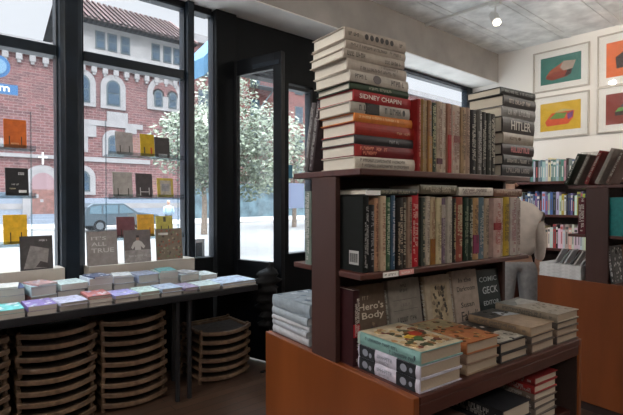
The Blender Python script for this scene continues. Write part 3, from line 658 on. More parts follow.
for i in range(3):
    M_ = U2(.10 + i * .17, -.07, ZC) @ Matrix.Rotation(R(-8), 4, 'X') @ T(0, 0, .115) @ FACE
    book(M_, ['speckled black book facing out at the left of the far bookcase', 'brown book facing out in the far bookcase', 'grey book facing out in the far bookcase'][i], 'face-out books in the far bookcase', .23, .155, .022, [(.06, .06, .06), (.2, .12, .08), (.3, .3, .3)][i], (.7, .7, .7), None, (), cover=cov(speckle(20 + i, [(.5, .5, .5), (.3, .3, .3), (.02, .02, .02)], 50, s=.05)))
book(U2(.078, .120, ZB + .118) @ FACE, 'dark red book standing on the rear middle shelf of the far bookcase', None, .235, .15, .045, (.09, .012, .02), (.6, .55, .5), None, ())
z = ZC
for i in range(4):
    flat(.0 + .004 * (i % 2), .10, z, .27, .21, .022, (.72, .73, .74), (.4, .4, .4), False, (), '%s white catalogue in the flat pile on the far bookcase countertop' % ['lowest', 'second', 'third', 'topmost'][i], 'white catalogues on the far bookcase', M0=U2, soft=True, page=(.72, .73, .75))
    z += .0225
for i in range(7):
    M_ = U2(.03 + .012 * (i % 2), .285 - .032 * i, z + .004) @ Matrix.Rotation(R(28 + (i * 7) % 13), 4, 'X') @ T(.04, 0, .055) @ FACE
    book(M_, 'thin pale magazine, %s of the sloping row over the white catalogues' % ORD[i], 'pale magazines on the white catalogues', .11, .08, .008, [(.6, .6, .62), (.3, .32, .33), (.65, .66, .68), (.12, .12, .13), (.55, .52, .5)][i % 5], (.3, .3, .3), False, (), soft=True, page=(.7, .7, .7))

# ================================================================== BACK WALL SHELVING
wb = thing('wall_bookcase', 'dark wooden bookcase along the white wall under the prints', 'bookcase', T(6.12, 2.75, 0))
for zz in (.10, .42, .775, 1.175, 1.575):
    t = MB(); t.box(-.29, 0, -3.2, 0, zz - .03, zz); t.build('shelf', M_redwood, wb, bevel=.002)
for yy in (0, -1.0, -2.1, -3.2):
    t = MB(); t.box(-.285, 0, yy, yy + .02, 0, 1.56 if yy else 1.60); t.build('side_panel', M_redwood, wb)
t = MB(); t.box(-.012, -.001, -3.18, 0, .02, 1.56); t.build('back_board', M_dark, wb)
pal = {1.575: [('slate', (.16, .19, .24)), ('teal', (.10, .20, .22)), ('pink', (.45, .28, .28)), ('pale blue', (.38, .45, .50)), ('cream', (.55, .50, .44)), ('grey-green', (.2, .24, .21)), ('dark green', (.05, .09, .07)), ('black', (.03, .03, .03))],
       1.175: [('navy', (.03, .05, .14)), ('blue', (.08, .16, .32)), ('white', (.62, .64, .66)), ('yellow-green', (.35, .38, .08)), ('pale blue', (.35, .45, .55)), ('black', (.03, .03, .04)), ('violet', (.14, .10, .25))],
       .775: [('white', (.62, .60, .60)), ('red', (.42, .06, .06)), ('pink', (.55, .35, .34)), ('grey', (.32, .34, .35)), ('cream', (.55, .50, .42)), ('black', (.04, .04, .04)), ('white', (.66, .66, .66))]}
where = {1.575: 'top', 1.175: 'second', .775: 'third'}
WR = basis((1, 0, 0), (0, 0, 1), (0, -1, 0))
for zz, pl_ in pal.items():
    y = 2.72; i = 0
    while y > (1.80 if zz < 1.5 else 2.06):
        tk = rnd.uniform(.020, .040); h = rnd.uniform(.24, .29) if zz > 1.5 else rnd.uniform(.22, .29); cn, c = rnd.choice(pl_)
        c = tuple(min(1, v * rnd.uniform(.8, 1.25)) for v in c)
        Wd = .18
        mb = MB(); mb.box(-Wd / 2, Wd / 2, -h / 2, h / 2, 0, tk - .001, mi=0); mb.box(-Wd / 2 + .004, Wd / 2 - .004, h / 2 - .004, h / 2 + .0005, .003, tk - .004, mi=1)
        mb.box(-Wd / 2 - .0008, -Wd / 2, -h * .3, h * .2, tk * .35, tk * .65, mi=2)
        if rnd.random() < .5: mb.box(-Wd / 2 - .0008, -Wd / 2, h * .3, h * .42, tk * .1, tk * .9, mi=2)
        o = mb.build('book', [mat('book_cover', c, .5), pages_mat(PAGE), mat('lettering', rnd.choice([(.7, .7, .65), (.1, .1, .1), (.5, .1, .1)]), .5)], None, M=T(5.86 + Wd / 2, y, zz + h / 2) @ WR)
        tag(o, '%s book, %s wall shelf, %s from left' % (cn, where[zz], ORD[i] if i < len(ORD) else ('thirty-first', 'thirty-second', 'thirty-third', 'thirty-fourth', 'thirty-fifth', 'thirty-sixth')[i - 30]), 'book', 'books on the %s shelf of the wall bookcase' % where[zz]); y -= tk; i += 1
def wall_face(y, z, w, h, c, lab, art):
    M_ = T(5.93, y, z) @ basis((0, -1, 0), (1, 0, 0), (0, 0, 1)) @ Matrix.Rotation(0, 4, 'X')
    M_ = T(5.93, y, z) @ Matrix.Rotation(R(-90), 4, 'Z') @ Matrix.Rotation(R(-10), 4, 'X') @ T(0, 0, h / 2) @ FACE
    book(M_, lab, 'large books facing out above the wall bookcase', h, w, .02, c, (.3, .3, .3), False, (), cover=cov(art))
wall_face(1.90, 1.577, .25, .33, (.42, .40, .37), 'large grey book facing out on top of the wall bookcase', speckle(30, [(.2, .19, .18), (.55, .53, .5), (.12, .1, .1)], 40, s=.06))
wall_face(1.52, 1.577, .30, .33, (.52, .49, .45), 'large cream book facing out at the right of the wall bookcase top', speckle(31, [(.3, .2, .15), (.1, .1, .1), (.6, .58, .55)], 40, s=.06))

# ================================================================== WINDOW TABLE
tb = thing('display_table', 'long black table of books under the shop windows', 'table', T(-1.0, 2.88, 0))
t = MB(); t.box(0, 2.99, 0, .44, .675, .72); t.build('tabletop', M_tabl, tb, bevel=.004)
for (x, y) in ((.05, .05), (2.365, .04), (2.45, .04), (2.50, .40), (.05, .40)):
    t = MB(); t.box(x - .012, x + .012, y - .012, y + .012, 0, .675); t.build('leg', M_tabl, tb)
gT = 'books laid out on the window table'
def tcov(c2, s): return cov([('r', -.5, .5, -.5, .5, c2)] + ([('#', s, 0, .2, .7, .07, (.15, .2, .3)), ('#', s + 1, 0, -.2, .5, .05, (.15, .2, .3))] if s % 2 else speckle(s, [(.3, .35, .5), (.6, .62, .66)], 8, s=.12)))
row1 = [(.20, .33, (.55, .62, .68), 'pale blue', 2), (.335, .485, (.12, .50, .50), 'teal', 2), (.495, .640, (.22, .16, .42), 'purple', 2), (.65, .80, (.50, .50, .66), 'lavender', 2), (.812, .945, (.42, .13, .13), 'red-brown', 3), (.955, 1.105, (.38, .36, .72), 'violet', 2),
        (1.112, 1.24, (.55, .70, .66), 'pale green', 2), (1.25, 1.395, (.45, .55, .72), 'powder blue', 2), (1.405, 1.51, (.35, .28, .45), 'plum', 2), (1.52, 1.68, (.55, .66, .66), 'grey-green', 2), (1.69, 1.98, (.50, .60, .76), 'wide blue and white', 2)]
for i, (x0, x1, c, cn, n) in enumerate(row1):
    z = .7205
    for k in range(n):
        tk = rnd.uniform(.018, .030) if i < 10 else .018; w = x1 - x0 - .004; topk = k == n - 1
        cc = c if topk else rnd.choice([(.35, .32, .30), (.20, .18, .17), (.5, .48, .45)])
        L = .20 if i < 10 else .26
        book(T((x0 + x1) / 2, 2.895 + L / 2 + rnd.uniform(-.01, .01), z, R(rnd.uniform(-3, 3))), '%s book, %s of %s front pile from left on window table' % (cn if topk else 'covered', 'top' if topk else ('bottom' if k == 0 else 'middle'), ORD[i]), gT,
             L, w, tk, cc, (.3, .3, .35), False, (), cover=tcov(c, i * 2 + (i % 3 == 0)) if topk else None, page=(.50, .46, .42), soft=rnd.random() < .5, rough=.3)
        z += tk + .0008
row2 = [(.22, .35, (.50, .58, .62), 'silver', 3), (.36, .53, (.06, .09, .22), 'navy', 3), (.545, .69, (.45, .60, .66), 'sky blue', 2), (.70, .86, (.55, .66, .66), 'mint', 3), (.87, 1.02, (.58, .64, .72), 'ice blue', 3),
        (1.03, 1.17, (.50, .56, .66), 'grey-blue', 3), (1.18, 1.33, (.35, .40, .55), 'slate', 2), (1.34, 1.48, (.50, .64, .60), 'sea green', 3), (1.49, 1.64, (.60, .68, .70), 'whitish', 2), (1.65, 1.79, (.66, .72, .74), 'white', 1)]
for i, (x0, x1, c, cn, n) in enumerate(row2):
    z = .7205
    for k in range(n):
        tk = rnd.uniform(.036, .045) * (3 / n); w = x1 - x0 - .004; topk = k == n - 1
        if i == 9: tk = .07
        if i == 8: tk = .045
        cc = c if topk else rnd.choice([(.30, .30, .32), (.15, .15, .17), (.5, .5, .5), (.35, .15, .14)])
        book(T((x0 + x1) / 2, 3.225 + rnd.uniform(-.008, .008), z, R(rnd.uniform(-6, 6))), '%s book, %s of %s back pile from left on window table' % (cn if topk else 'covered', 'top' if topk else ('bottom' if k == 0 else 'middle'), ORD[i]), gT,
             .20, w, tk, cc, (.3, .3, .35), False, (), cover=tcov(c, 40 + i * 2 + (i % 3 == 0)) if topk else None, page=(.50, .48, .45), soft=rnd.random() < .5, rough=.3)
        z += tk + .0008
    if i in (1, 2, 4, 5, 7, 8):
        cn2, c2 = {1: ('ivory', (.62, .60, .56)), 2: ('dusky pink', (.45, .28, .28)), 4: ('dark navy', (.05, .07, .14)), 5: ('white', (.66, .68, .70)), 7: ('turquoise', (.20, .48, .50)), 8: ('grey', (.40, .42, .46))}[i]
        book(T((x0 + x1) / 2, 3.205, z, R((14, -11, 18, -16, 9, -13, 12, -9, 15)[i])), 'thin %s booklet lying crooked on the %s back pile from left' % (cn2, ORD[i]), 'booklets on the back piles', .17, .115, .011, c2, (.3, .3, .35), False, (), cover=tcov(c2, 90 + i), page=(.6, .6, .58), soft=True, rough=.3)

# ================================================================== STACKED CHAIRS
CW, CD, DZ = .42, .36, .066
def chair_proto():
    r_ = thing('stacking_chair', 'x', 'chair', T(0, 0, 0))
    for s_ in (-1, 1):
        t = MB(); x = s_ * (CW / 2 - .013)
        t.prism([(x - .013, 0), (x + .013, 0), (x + .013 * 1, CD), (x - .013, CD)], .030, .052); t.build('side_rail', M_chair, r_, bevel=.004)
        for y in (.035, CD - .03):
            t = MB(); t.tube([(x, y, 0), (x, y, .066)], .0125, 8); t.build('leg', M_chair, r_, smooth=False)
    n = 14; t = MB(); pts = []
    for i in range(n + 1):
        a = -1 + 2 * i / n; pts.append((a * CW / 2 * 1.02, -.055 * (1 - a * a) + .004, .048 - .016 * (1 - a * a)))
    vs = []; fs = []
    for (x, y, z_) in pts: vs += [(x, y, z_ - .015), (x, y + .022, z_ - .015), (x, y + .022, z_ + .013), (x, y, z_ + .013)]
    for i in range(n):
        for k in range(4): fs.append((i * 4 + k, i * 4 + (k + 1) % 4, i * 4 + 4 + (k + 1) % 4, i * 4 + 4 + k)[::-1])
    fs += [(0, 1, 2, 3), (n * 4 + 3, n * 4 + 2, n * 4 + 1, n * 4)]
    t.add(vs, fs); t.build('front_rail', M_chair, r_, bevel=.003)
    t = MB(); t.box(-CW / 2 + .02, CW / 2 - .02, CD - .03, CD - .01, .034, .056); t.box(-CW / 2 + .02, CW / 2 - .02, CD - .075, CD - .06, .034, .050); t.build('back_rail', M_chair, r_, bevel=.003)
    t = MB(); seat = [(p[0] * .92, p[1] + .018) for p in pts[1:-1]] + [(CW / 2 - .024, CD - .085), (-CW / 2 + .024, CD - .085)]
    t.prism(seat, .030, .038); t.build('seat', M_seat, r_)
    return r_
proto = chair_proto(); kids = list(proto.children); used = False
stacks = [(.22, 3.05, 9, 'leftmost'), (.68, 3.06, 9, 'second from left'), (1.135, 3.05, 9, 'third from left'), (1.82, 3.05, 6, 'rightmost')]
for (cx, cy, n, nm) in stacks:
    for k in range(n):
        if not used: o = proto; used = True
        else:
            o = proto.copy(); COL.objects.link(o)
            for ch in kids:
                c_ = ch.copy(); COL.objects.link(c_); c_.parent = o
        o.matrix_world = T(cx + rnd.uniform(-.006, .006), cy + rnd.uniform(-.006, .006), k * .0661, R(rnd.uniform(-1.5, 1.5)))
        kk = n - 1 - k
        tag(o, 'curved wooden chair, %s in the %s chair stack under the table' % ('topmost' if kk == 0 else 'lowest' if k == 0 else ORD[kk] + ' from top', nm), 'chair', 'stacked chairs under the window table')

# black cloth bag with a ruffled edge hanging at the end of the table
bgM = T(2.15, 2.97, 0)
bgb = thing('cloth_bag', 'black ruffled cloth bag hanging at the right end of the window table', 'bag', bgM)
b = MB(); n = 22; prof = []
for i in range(n + 1):
    zz = .36 + i * (.50 / n); a = i / n
    wv = .055 + .020 * math.sin(i * 2.1) + .03 * math.sin(a * math.pi); prof.append((zz, max(.012, wv if a < .82 else wv * (1 - a) / .18)))
vs = []; fs = []; m_ = 14
for j, (zz, rr) in enumerate(prof):
    for k in range(m_):
        th = 2 * math.pi * k / m_; q = 1.35 * rr * (1 + .22 * math.sin(3 * th + j)); vs.append((q * math.cos(th) * .9 + .03 * math.sin(j * .35), q * math.sin(th) * .7, zz))
for j in range(n):
    for k in range(m_): fs.append((j * m_ + k, j * m_ + (k + 1) % m_, (j + 1) * m_ + (k + 1) % m_, (j + 1) * m_ + k))
fs += [tuple(range(m_))[::-1], tuple(range(n * m_, (n + 1) * m_))]
b.add(vs, fs); b.build('bag_body', M_blackp, bgb, smooth=True)
b = MB(); b.tube([(-.045, 0, .74), (-.01, 0, .80), (.01, 0, .86), (.03, 0, .80), (.045, 0, .74)], .006, 6); b.tube([(0, 0, .36), (.0, .0, .005)], .01, 6); b.tube([(-.07, 0, .006), (.07, 0, .006)], .012, 6); b.build('strap', M_blackp, bgb)

# ================================================================== WINDOW DISPLAY
gW = 'books displayed in the shop windows'
def wbook(x0, x1, z0, h, col, lab, art=(), rz=0, ang=6, y=3.382, tk=.012, tcol=(.8, .8, .8)):
    w = x1 - x0
    M_ = T((x0 + x1) / 2, y, z0, R(rz)) @ Matrix.Rotation(R(-ang), 4, 'X') @ T(0, 0, h / 2) @ FACE
    book(M_, lab, gW, h, w, tk, col, tcol, False, (), cover=cov(list(art)) if art else None, page=(.8, .78, .75))
GR = (.30, .27, .25)
wbook(.10, .31, .906, .24, (.10, .08, .08), 'dark book at the left end of the window ledge')
wbook(.545, .725, .906, .215, (.065, .06, .06), 'charcoal book with a grey tilted shape on the left window ledge', [('p', [(-.42, -.46), (-.2, .22), (.38, .10), (.30, -.46)], (.22, .20, .19)), ('p', [(-.05, -.42), (.1, -.25), (.35, -.33), (.35, -.46)], (.05, .04, .04)), ('#', 60, .22, .36, .3, .06, (.5, .5, .5))])
wbook(.935, 1.135, .897, .235, (.27, .24, .23), 'grey book titled ITS ALL TRUE on the middle window ledge', [('t', "IT'S", -.12, .30, .5, .10, (.55, .52, .50)), ('t', 'ALL', -.12, .13, .5, .11, (.55, .52, .50)), ('t', 'TRUE', .0, -.06, .75, .13, (.55, .52, .50))])
wbook(1.185, 1.375, .897, .235, (.14, .12, .12), 'dark book with a white-shirted figure on the middle window ledge', [('r', -.5, .5, -.5, -.12, (.30, .27, .26)), ('p', [(-.12, -.12), (-.11, .0), (-.2, -.1), (-.26, -.04), (-.16, .12), (-.06, .17), (.06, .17), (.16, .12), (.28, -.02), (.22, -.09), (.11, .0), (.12, -.12)], (.55, .52, .50)), ('p', [(-.05, .17), (-.06, .28), (0, .31), (.06, .28), (.05, .17)], (.34, .20, .15)), ('p', [(-.06, .26), (-.05, .33), (.05, .33), (.06, .26)], (.03, .02, .02)), ('#', 61, 0, -.3, .7, .05, (.5, .48, .46))])
wbook(1.42, 1.625, .897, .235, (.20, .16, .12), 'brown flecked book at the right of the middle window ledge', speckle(62, [(.08, .06, .05), (.35, .28, .2), (.3, .08, .05), (.15, .2, .1)], 60, s=.05) + [('r', -.42, -.05, .30, .37, (.6, .58, .55))])
# clear display racks with thin shelves
def rack(x0, x1, zs, lab):
    r_ = thing('acrylic_rack', lab, 'display rack', T(x0, 3.475, 0))
    w = x1 - x0
    for zz in zs:
        t = MB(); t.box(0, w, -.062, .03, zz - .012, zz); t.box(0, w, -.065, -.062, zz - .016, zz + .022); t.build('shelf', M_rackm, r_)
    for x in (0.012, w - .012):
        t = MB(); t.box(x - .004, x + .004, .02, .03, .9, zs[-1] + .25); t.build('post', M_rackm, r_)
    return r_
M_rackm = glassmat('rack_acrylic', (.80, .86, .88), .18)
rack(.42, .64, (1.07, 1.375, 1.675), 'clear display rack in the left window')
rack(1.085, 1.66, (1.075, 1.370, 1.675), 'clear display rack in the middle window')
def easel(M_, w, h):
    pass
rk = [(.472, .590, 1.677, .18, (.46, .105, .02), 'orange book on the top rack shelf in the left window', [('#', 70, 0, -.36, .4, .06, (.6, .4, .25)), ('r', -.3, -.25, -.4, -.1, (.05, .02, .01)), ('r', .25, .3, -.4, -.1, (.05, .02, .01))]),
 (.478, .600, 1.377, .175, (.025, .025, .028), 'black book with small white marks in the left window rack', [('#', 71, .2, .3, .3, .1, (.6, .6, .6)), ('#', 72, -.1, -.1, .4, .06, (.5, .5, .5)), ('r', .05, .4, -.4, -.3, (.7, .7, .7)), ('#', 73, -.2, -.25, .3, .05, (.5, .45, .3))]),
 (.465, .590, 1.072, .185, (.72, .42, .03), 'yellow book on the lowest rack shelf in the left window', [('r', -.25, -.2, -.45, -.1, (.05, .03, .01)), ('r', .22, .27, -.45, -.1, (.05, .03, .01))]),
 (1.145, 1.265, 1.677, .165, (.33, .31, .31), 'grey book on the top rack shelf of the middle window', [('r', -.3, -.25, -.4, -.1, K), ('r', .25, .3, -.4, -.1, K)]),
 (1.325, 1.425, 1.677, .165, (.50, .34, .02), 'mustard book on the top rack shelf of the middle window', [('r', -.3, -.2, -.4, -.1, K), ('r', .2, .32, -.4, -.1, (.4, .05, .02))]),
 (1.435, 1.545, 1.677, .150, (.06, .055, .055), 'black book beside the mustard book in the window rack', [('r', -.3, .3, -.5, -.35, (.5, .5, .5))]),
 (1.125, 1.260, 1.372, .180, (.38, .36, .34), 'pale grey book on the middle rack shelf', [('r', -.3, -.25, -.45, -.15, K), ('r', .25, .3, -.45, -.15, K)]),
 (1.290, 1.410, 1.372, .175, (.07, .06, .065), 'dark book on the middle rack shelf of the middle window', [('r', -.3, -.25, -.45, -.1, (.6, .6, .6)), ('r', .25, .3, -.45, -.1, (.6, .6, .6)), ('r', -.25, .25, -.3, -.27, (.6, .6, .6))]),
 (1.450, 1.575, 1.372, .145, (.55, .42, .08), 'yellow-bordered book on the middle rack shelf', [('r', -.35, .35, -.38, .38, (.42, .38, .32)), ('r', -.25, .25, -.2, .2, (.3, .3, .32))]),
 (1.150, 1.275, 1.077, .150, (.17, .07, .08), 'maroon book on the lowest rack shelf', [('r', -.3, -.25, -.45, -.1, K), ('r', .25, .3, -.45, -.1, K)]),
 (1.300, 1.420, 1.077, .165, (.70, .38, .05), 'orange-yellow book on the lowest rack shelf of the middle window', [('#', 75, 0, .3, .6, .08, (.5, .25, .05)), ('r', .2, .26, -.45, -.1, (.3, .05, .02))]),
 (1.440, 1.570, 1.077, .150, (.50, .44, .10), 'olive-yellow book on the lowest rack shelf', [('r', -.08, .08, .2, .45, (.08, .08, .05)), ('r', -.25, -.2, -.4, 0, K), ('r', .2, .25, -.4, 0, K)])]
for i, (x0, x1, z0, h, c, lab, a) in enumerate(rk): wbook(x0, x1, z0, h, c, lab, a, ang=7, y=3.43, rz=(-3, 2, 0, 3, -2)[i % 5])
# things taped inside the narrow window
t = MB(); t.box(2.80, 3.00, 3.535, 3.537, 1.27, 1.515); pm = D.materials.new('backlit_paper'); pm.use_nodes = True; pt = pm.node_tree; pb_ = pt.nodes['Principled BSDF']; pb_.inputs['Base Color'].default_value = (.6, .66, .85, 1)
tl = pt.nodes.new('ShaderNodeBsdfTranslucent'); tl.inputs[0].default_value = (.30, .36, .52, 1); mxs = pt.nodes.new('ShaderNodeMixShader'); mxs.inputs[0].default_value = .5
pt.links.new(pb_.outputs[0], mxs.inputs[1]); pt.links.new(tl.outputs[0], mxs.inputs[2]); pt.links.new(mxs.outputs[0], pt.nodes['Material Output'].inputs[0])
t.v = []; t.f = []; t.add([(2.80, 3.536, 1.27), (3.00, 3.536, 1.27), (3.00, 3.536, 1.515), (2.80, 3.536, 1.515)], [(0, 1, 2, 3)]); t.mi = [0]
o = t.build('paper_notice', pm, None)
tag(o, 'pale sheet of paper taped to the window beyond the door', 'paper')
t = MB(); t.box(2.775, 2.85, 3.535, 3.537, 1.56, 1.69); o = t.build('blue_notice', mat('blue_paper', (.07, .28, .45), .6), None); tag(o, 'small blue sticker on the window beyond the door', 'sticker')
pp = thing('intercom_panel', 'grey call box in a white frame beside the door post, behind glass', 'panel', T(1.88, 3.60, .80))
t = MB(); t.box(-.055, .055, 0, .03, .0, .22); t.build('frame', M_white, pp); t = MB(); t.box(-.028, .028, -.008, 0, .01, .19); t.build('screen', mat('dark_screen', (.04, .05, .05), .3), pp)

# ================================================================== THE CUSTOMER
def person(M_):
    root = thing('person', 'person in pale sweater and grey jeans, back turned, behind the bookcase', 'person', M_)
    def skin(name, vs, es, m, sub=2):
        me = D.meshes.new(name); me.from_pydata([v[:3] for v in vs], es, []); o = D.objects.new(name, me); COL.objects.link(o)
        o.modifiers.new('skin', 'SKIN'); sk = me.skin_vertices[0].data
        for i, v in enumerate(vs): sk[i].radius = (v[3], v[4] if len(v) > 4 else v[3]); sk[i].use_root = (i == 0)
        s_ = o.modifiers.new('sub', 'SUBSURF'); s_.levels = sub; s_.render_levels = sub
        bpy.context.view_layer.update()
        me2 = D.meshes.new_from_object(o.evaluated_get(bpy.context.evaluated_depsgraph_get())); me2.name = name
        me2.materials.clear(); me2.materials.append(m); me2.polygons.foreach_set('use_smooth', [True] * len(me2.polygons))
        D.objects.remove(o); n_ = D.objects.new(name, me2); COL.objects.link(n_); return n_
    sk_m = mat('skin', (.50, .30, .22), .5); cl_m = mat('pale_sweater', (.60, .53, .48), .9, noise=.1, nscale=14, bump=.3)
    jn = mat('light_grey_jeans', (.33, .33, .34), .85, noise=.14, nscale=30, bump=.3)
    # x forward, y left
    B_ = [(0, 0, .88, .07, .10), (.0, 0, 1.06, .06, .09), (.02, 0, 1.20, .07, .10), (.04, 0, 1.27, .045, .07), (.08, .02, 1.35, .045), (.13, .03, 1.42, .06), (.16, .03, 1.48, .085, .075), (.17, .03, 1.54, .075, .07),
          (0, .085, .80, .06), (.02, .10, .46, .055), (-.02, .10, .09, .038), (.10, .11, .035, .03), (0, -.085, .80, .06), (0, -.11, .46, .055), (-.04, -.11, .09, .038), (.08, -.12, .035, .03),
          (.04, .165, 1.25, .035), (.04, .21, 1.00, .032), (.19, .18, .91, .030), (.25, .16, .91, .026), (.03, -.165, 1.25, .035), (.01, -.20, 1.00, .032), (.06, -.205, .80, .030), (.075, -.20, .74, .026)]
    E_ = [(0, 1), (1, 2), (2, 3), (3, 4), (4, 5), (5, 6), (6, 7), (0, 8), (8, 9), (9, 10), (10, 11), (0, 12), (12, 13), (13, 14), (14, 15), (3, 16), (16, 17), (17, 18), (18, 19), (3, 20), (20, 21), (21, 22), (22, 23)]
    b = skin('body', B_, E_, sk_m); b.parent = root
    sw = [(0, 0, .85, .12, .175), (.0, 0, 1.02, .115, .160), (.015, 0, 1.16, .12, .165), (.03, 0, 1.265, .10, .135), (.06, .01, 1.345, .058), (.03, .165, 1.245, .060), (.04, .215, 1.00, .050), (.165, .19, .925, .042), (.03, -.165, 1.245, .060), (.01, -.205, 1.00, .050), (.05, -.21, .83, .042)]
    s_ = skin('sweater', sw, [(0, 1), (1, 2), (2, 3), (3, 4), (3, 5), (5, 6), (6, 7), (3, 8), (8, 9), (9, 10)], cl_m); s_.parent = root
    je = [(0, 0, .86, .08, .08), (0, .085, .78, .092), (.02, .10, .46, .075), (-.02, .10, .10, .062), (0, -.085, .78, .092), (0, -.11, .46, .078), (-.04, -.11, .10, .062)]
    j_ = skin('jeans', je, [(0, 1), (1, 2), (2, 3), (0, 4), (4, 5), (5, 6)], jn); j_.parent = root
    h_ = skin('hair', [(.12, .03, 1.47, .08, .08), (.135, .03, 1.545, .088, .085), (.17, .03, 1.59, .065)], [(0, 1), (1, 2)], mat('dark_hair', (.03, .02, .015), .6)); h_.parent = root
    for s2 in (-1, 1):
        sh = MB(); x0 = -.06 if s2 > 0 else -.08
        sh.prism([(x0, s2 * .105 - .045), (x0 + .18, s2 * .105 - .05), (x0 + .25, s2 * .105), (x0 + .18, s2 * .105 + .05), (x0, s2 * .105 + .045)], 0, .07); sh.build('shoe', M_blackp, root, bevel=.02)
        hd = MB(); (px, py, pz) = (.26, .16, .905) if s2 > 0 else (.08, -.20, .73)
        hd.tube([(px - .02, py, pz + .03), (px, py, pz), (px + .03, py, pz - .04)], [.024, .034, .030], 10)
        for k in range(4):
            dy = (k - 1.5) * .018; ln = (.05, .062, .058, .045)[k]
            hd.tube([(px + .03, py + dy, pz - .045), (px + .04 + ln * .4, py + dy, pz - .045 - ln * .5), (px + .035 + ln * .4, py + dy, pz - .045 - ln)], [.010, .009, .007], 6)
        hd.tube([(px, py - s2 * .03, pz), (px + .03, py - s2 * .05, pz - .02), (px + .045, py - s2 * .045, pz - .045)], [.012, .010, .008], 6); hd.build('hand', sk_m, root, smooth=True)
    fc = MB(); fc.tube([(.235, .03, 1.49), (.262, .03, 1.465)], [.008, .014], 6)
    for s2 in (-1, 1): fc.tube([(.15, .03 + s2 * .078, 1.475), (.145, .03 + s2 * .09, 1.49)], [.018, .020], 8)
    fc.build('face_features', sk_m, root, smooth=True)
    return root
person(T(3.87, 1.795, 0, math.atan2(.752, .659)))

# ================================================================== OUTSIDE
M_road = mat('sunlit_asphalt', (.18, .176, .172), .9, noise=.06, nscale=.8)
M_walk = mat('pavement', (.40, .385, .37), .9, noise=.08, nscale=2)
g = MB(); g.box(-60, 90, 3.62, 7.5, -.35, -.15); struct('ground_near_pavement', g, M_walk, 'pavement in front of the shop')
g = MB(); g.box(-60, 90, 7.5, 31, -.60, -.45); struct('ground_road', g, M_road, 'bright sunlit street')
g = MB(); g.box(-60, 90, 31, 60, -.60, -.33); struct('ground_far_pavement', g, M_walk, 'far pavement in front of the church')
M_brick = brick('rose_brick', (.165, .062, .060), (.10, .043, .044), (.20, .125, .115), 1., .55, .20)
M_brick2 = brick('red_brick', (.17, .035, .03), (.12, .03, .027), (.18, .12, .11), 1., .5, .17)
M_stone = mat('pale_stone', (.25, .235, .235), .9, noise=.1, nscale=1.5)
M_attic = mat('attic_render', (.28, .265, .26), .9, noise=.12, nscale=1)
M_tile = None
m = D.materials.new('clay_roof_tiles'); m.use_nodes = True; t = m.node_tree; b = t.nodes['Principled BSDF']
c = t.nodes.new('ShaderNodeTexCoord'); wv = t.nodes.new('ShaderNodeTexWave'); wv.bands_direction = 'X'; wv.inputs['Scale'].default_value = .85; wv.inputs['Distortion'].default_value = .6
r = t.nodes.new('ShaderNodeValToRGB'); r.color_ramp.elements[0].color = (.10, .045, .04, 1); r.color_ramp.elements[1].color = (.19, .10, .088, 1)
t.links.new(c.outputs['Object'], wv.inputs['Vector']); t.links.new(wv.outputs['Fac'], r.inputs[0]); t.links.new(r.outputs[0], b.inputs['Base Color']); b.inputs['Roughness'].default_value = .8; M_tile = m
M_wg = mat('facade_window_glass', (.03, .055, .085), .55, spec=.25, noise=.4, nscale=.8)
M_wf = mat('facade_window_frame', (.05, .07, .08), .5)
FY = 38.
ch = thing('church_building', 'rose brick church building with a tiled roof across the street', 'building', T(0, FY, 0))
t = MB(); t.box(-25, 19.0, 0, 12, -.4, 12.75); t.build('wall', M_brick, ch)
t = MB(); t.box(-25, 9.6, -.25, 12, 12.3, 12.7); t.build('parapet', M_stone, ch)
t = MB(); t.box(9.6, 19.1, -.15, 11, 12.75, 14.85); t.box(9.6, 19.2, -.35, 0, 12.55, 12.85); t.build('attic', M_attic, ch)
t = MB(); t.prism([(-.9, 14.75), (-.9, 14.9), (4.6, 18.3), (10.5, 14.9), (10.5, 14.75)], 9.5, 19.35, axis='x')
x = 9.5
while x < 19.3: t.prism([(-.95, 14.93), (-.95, 15.05), (4.6, 18.45), (4.6, 18.3)], x, x + .22, axis='x'); x += .46; t.build('roof', M_tile, ch)
t = MB(); x = -8
while x < 19:
    t.box(x, x + .38, -.22, 0, 11.15, 11.6); t.box(x + .08, x + .30, -.18, 0, 10.95, 11.15); x += .82
t.box(-25, 19.0, -.22, 0, 11.6, 11.8); t.build('cornice', M_stone, ch)
def sq_window(x0, x1, z0, z1):
    f = MB(); f.box(x0, x1, -.20, -.02, z0, z1); fo = f.build('window', M_wf, ch)
    p = MB(); m2 = (z0 + z1) / 2; p.box(x0 + .12, x1 - .12, -.23, -.2, z0 + .12, m2 - .06); p.box(x0 + .12, x1 - .12, -.23, -.2, m2 + .06, z1 - .12); p.build('pane', M_wg, fo)
for a in (11.15, 12.05, 13.05, 15.55, 16.55, 17.45): sq_window(a, a + .72, 12.98, 14.35)
def arch_pts(x0, x1, z0, zs, n=10):
    cx = (x0 + x1) / 2; rr = (x1 - x0) / 2
    return [(x0, z0), (x1, z0)] + [(cx + rr * math.cos(math.pi * i / n), zs + rr * math.sin(math.pi * i / n)) for i in range(n + 1)]
def arch_win(x0, x1, z0, z1, sur=.42, sill=True):
    rr = (x1 - x0) / 2; zs = z1 - rr
    s_ = MB(); s_.prism(arch_pts(x0 - sur, x1 + sur, z0 - .25, zs), -.14, 0, axis='y'); so = s_.build('surround', M_stone, ch)
    f = MB(); f.prism(arch_pts(x0, x1, z0, zs), -.17, -.1, axis='y'); fo = f.build('window', M_wf, ch)
    p = MB(); p.prism(arch_pts(x0 + .12, x1 - .12, (z0 + z1) / 2, zs - .05), -.2, -.17, axis='y'); p.box(x0 + .12, x1 - .12, -.2, -.17, z0 + .12, (z0 + z1) / 2 - .1); p.build('pane', M_wg, fo)
arch_win(9.55, 10.75, 8.75, 10.85); arch_win(11.95, 13.0, 8.75, 10.75)
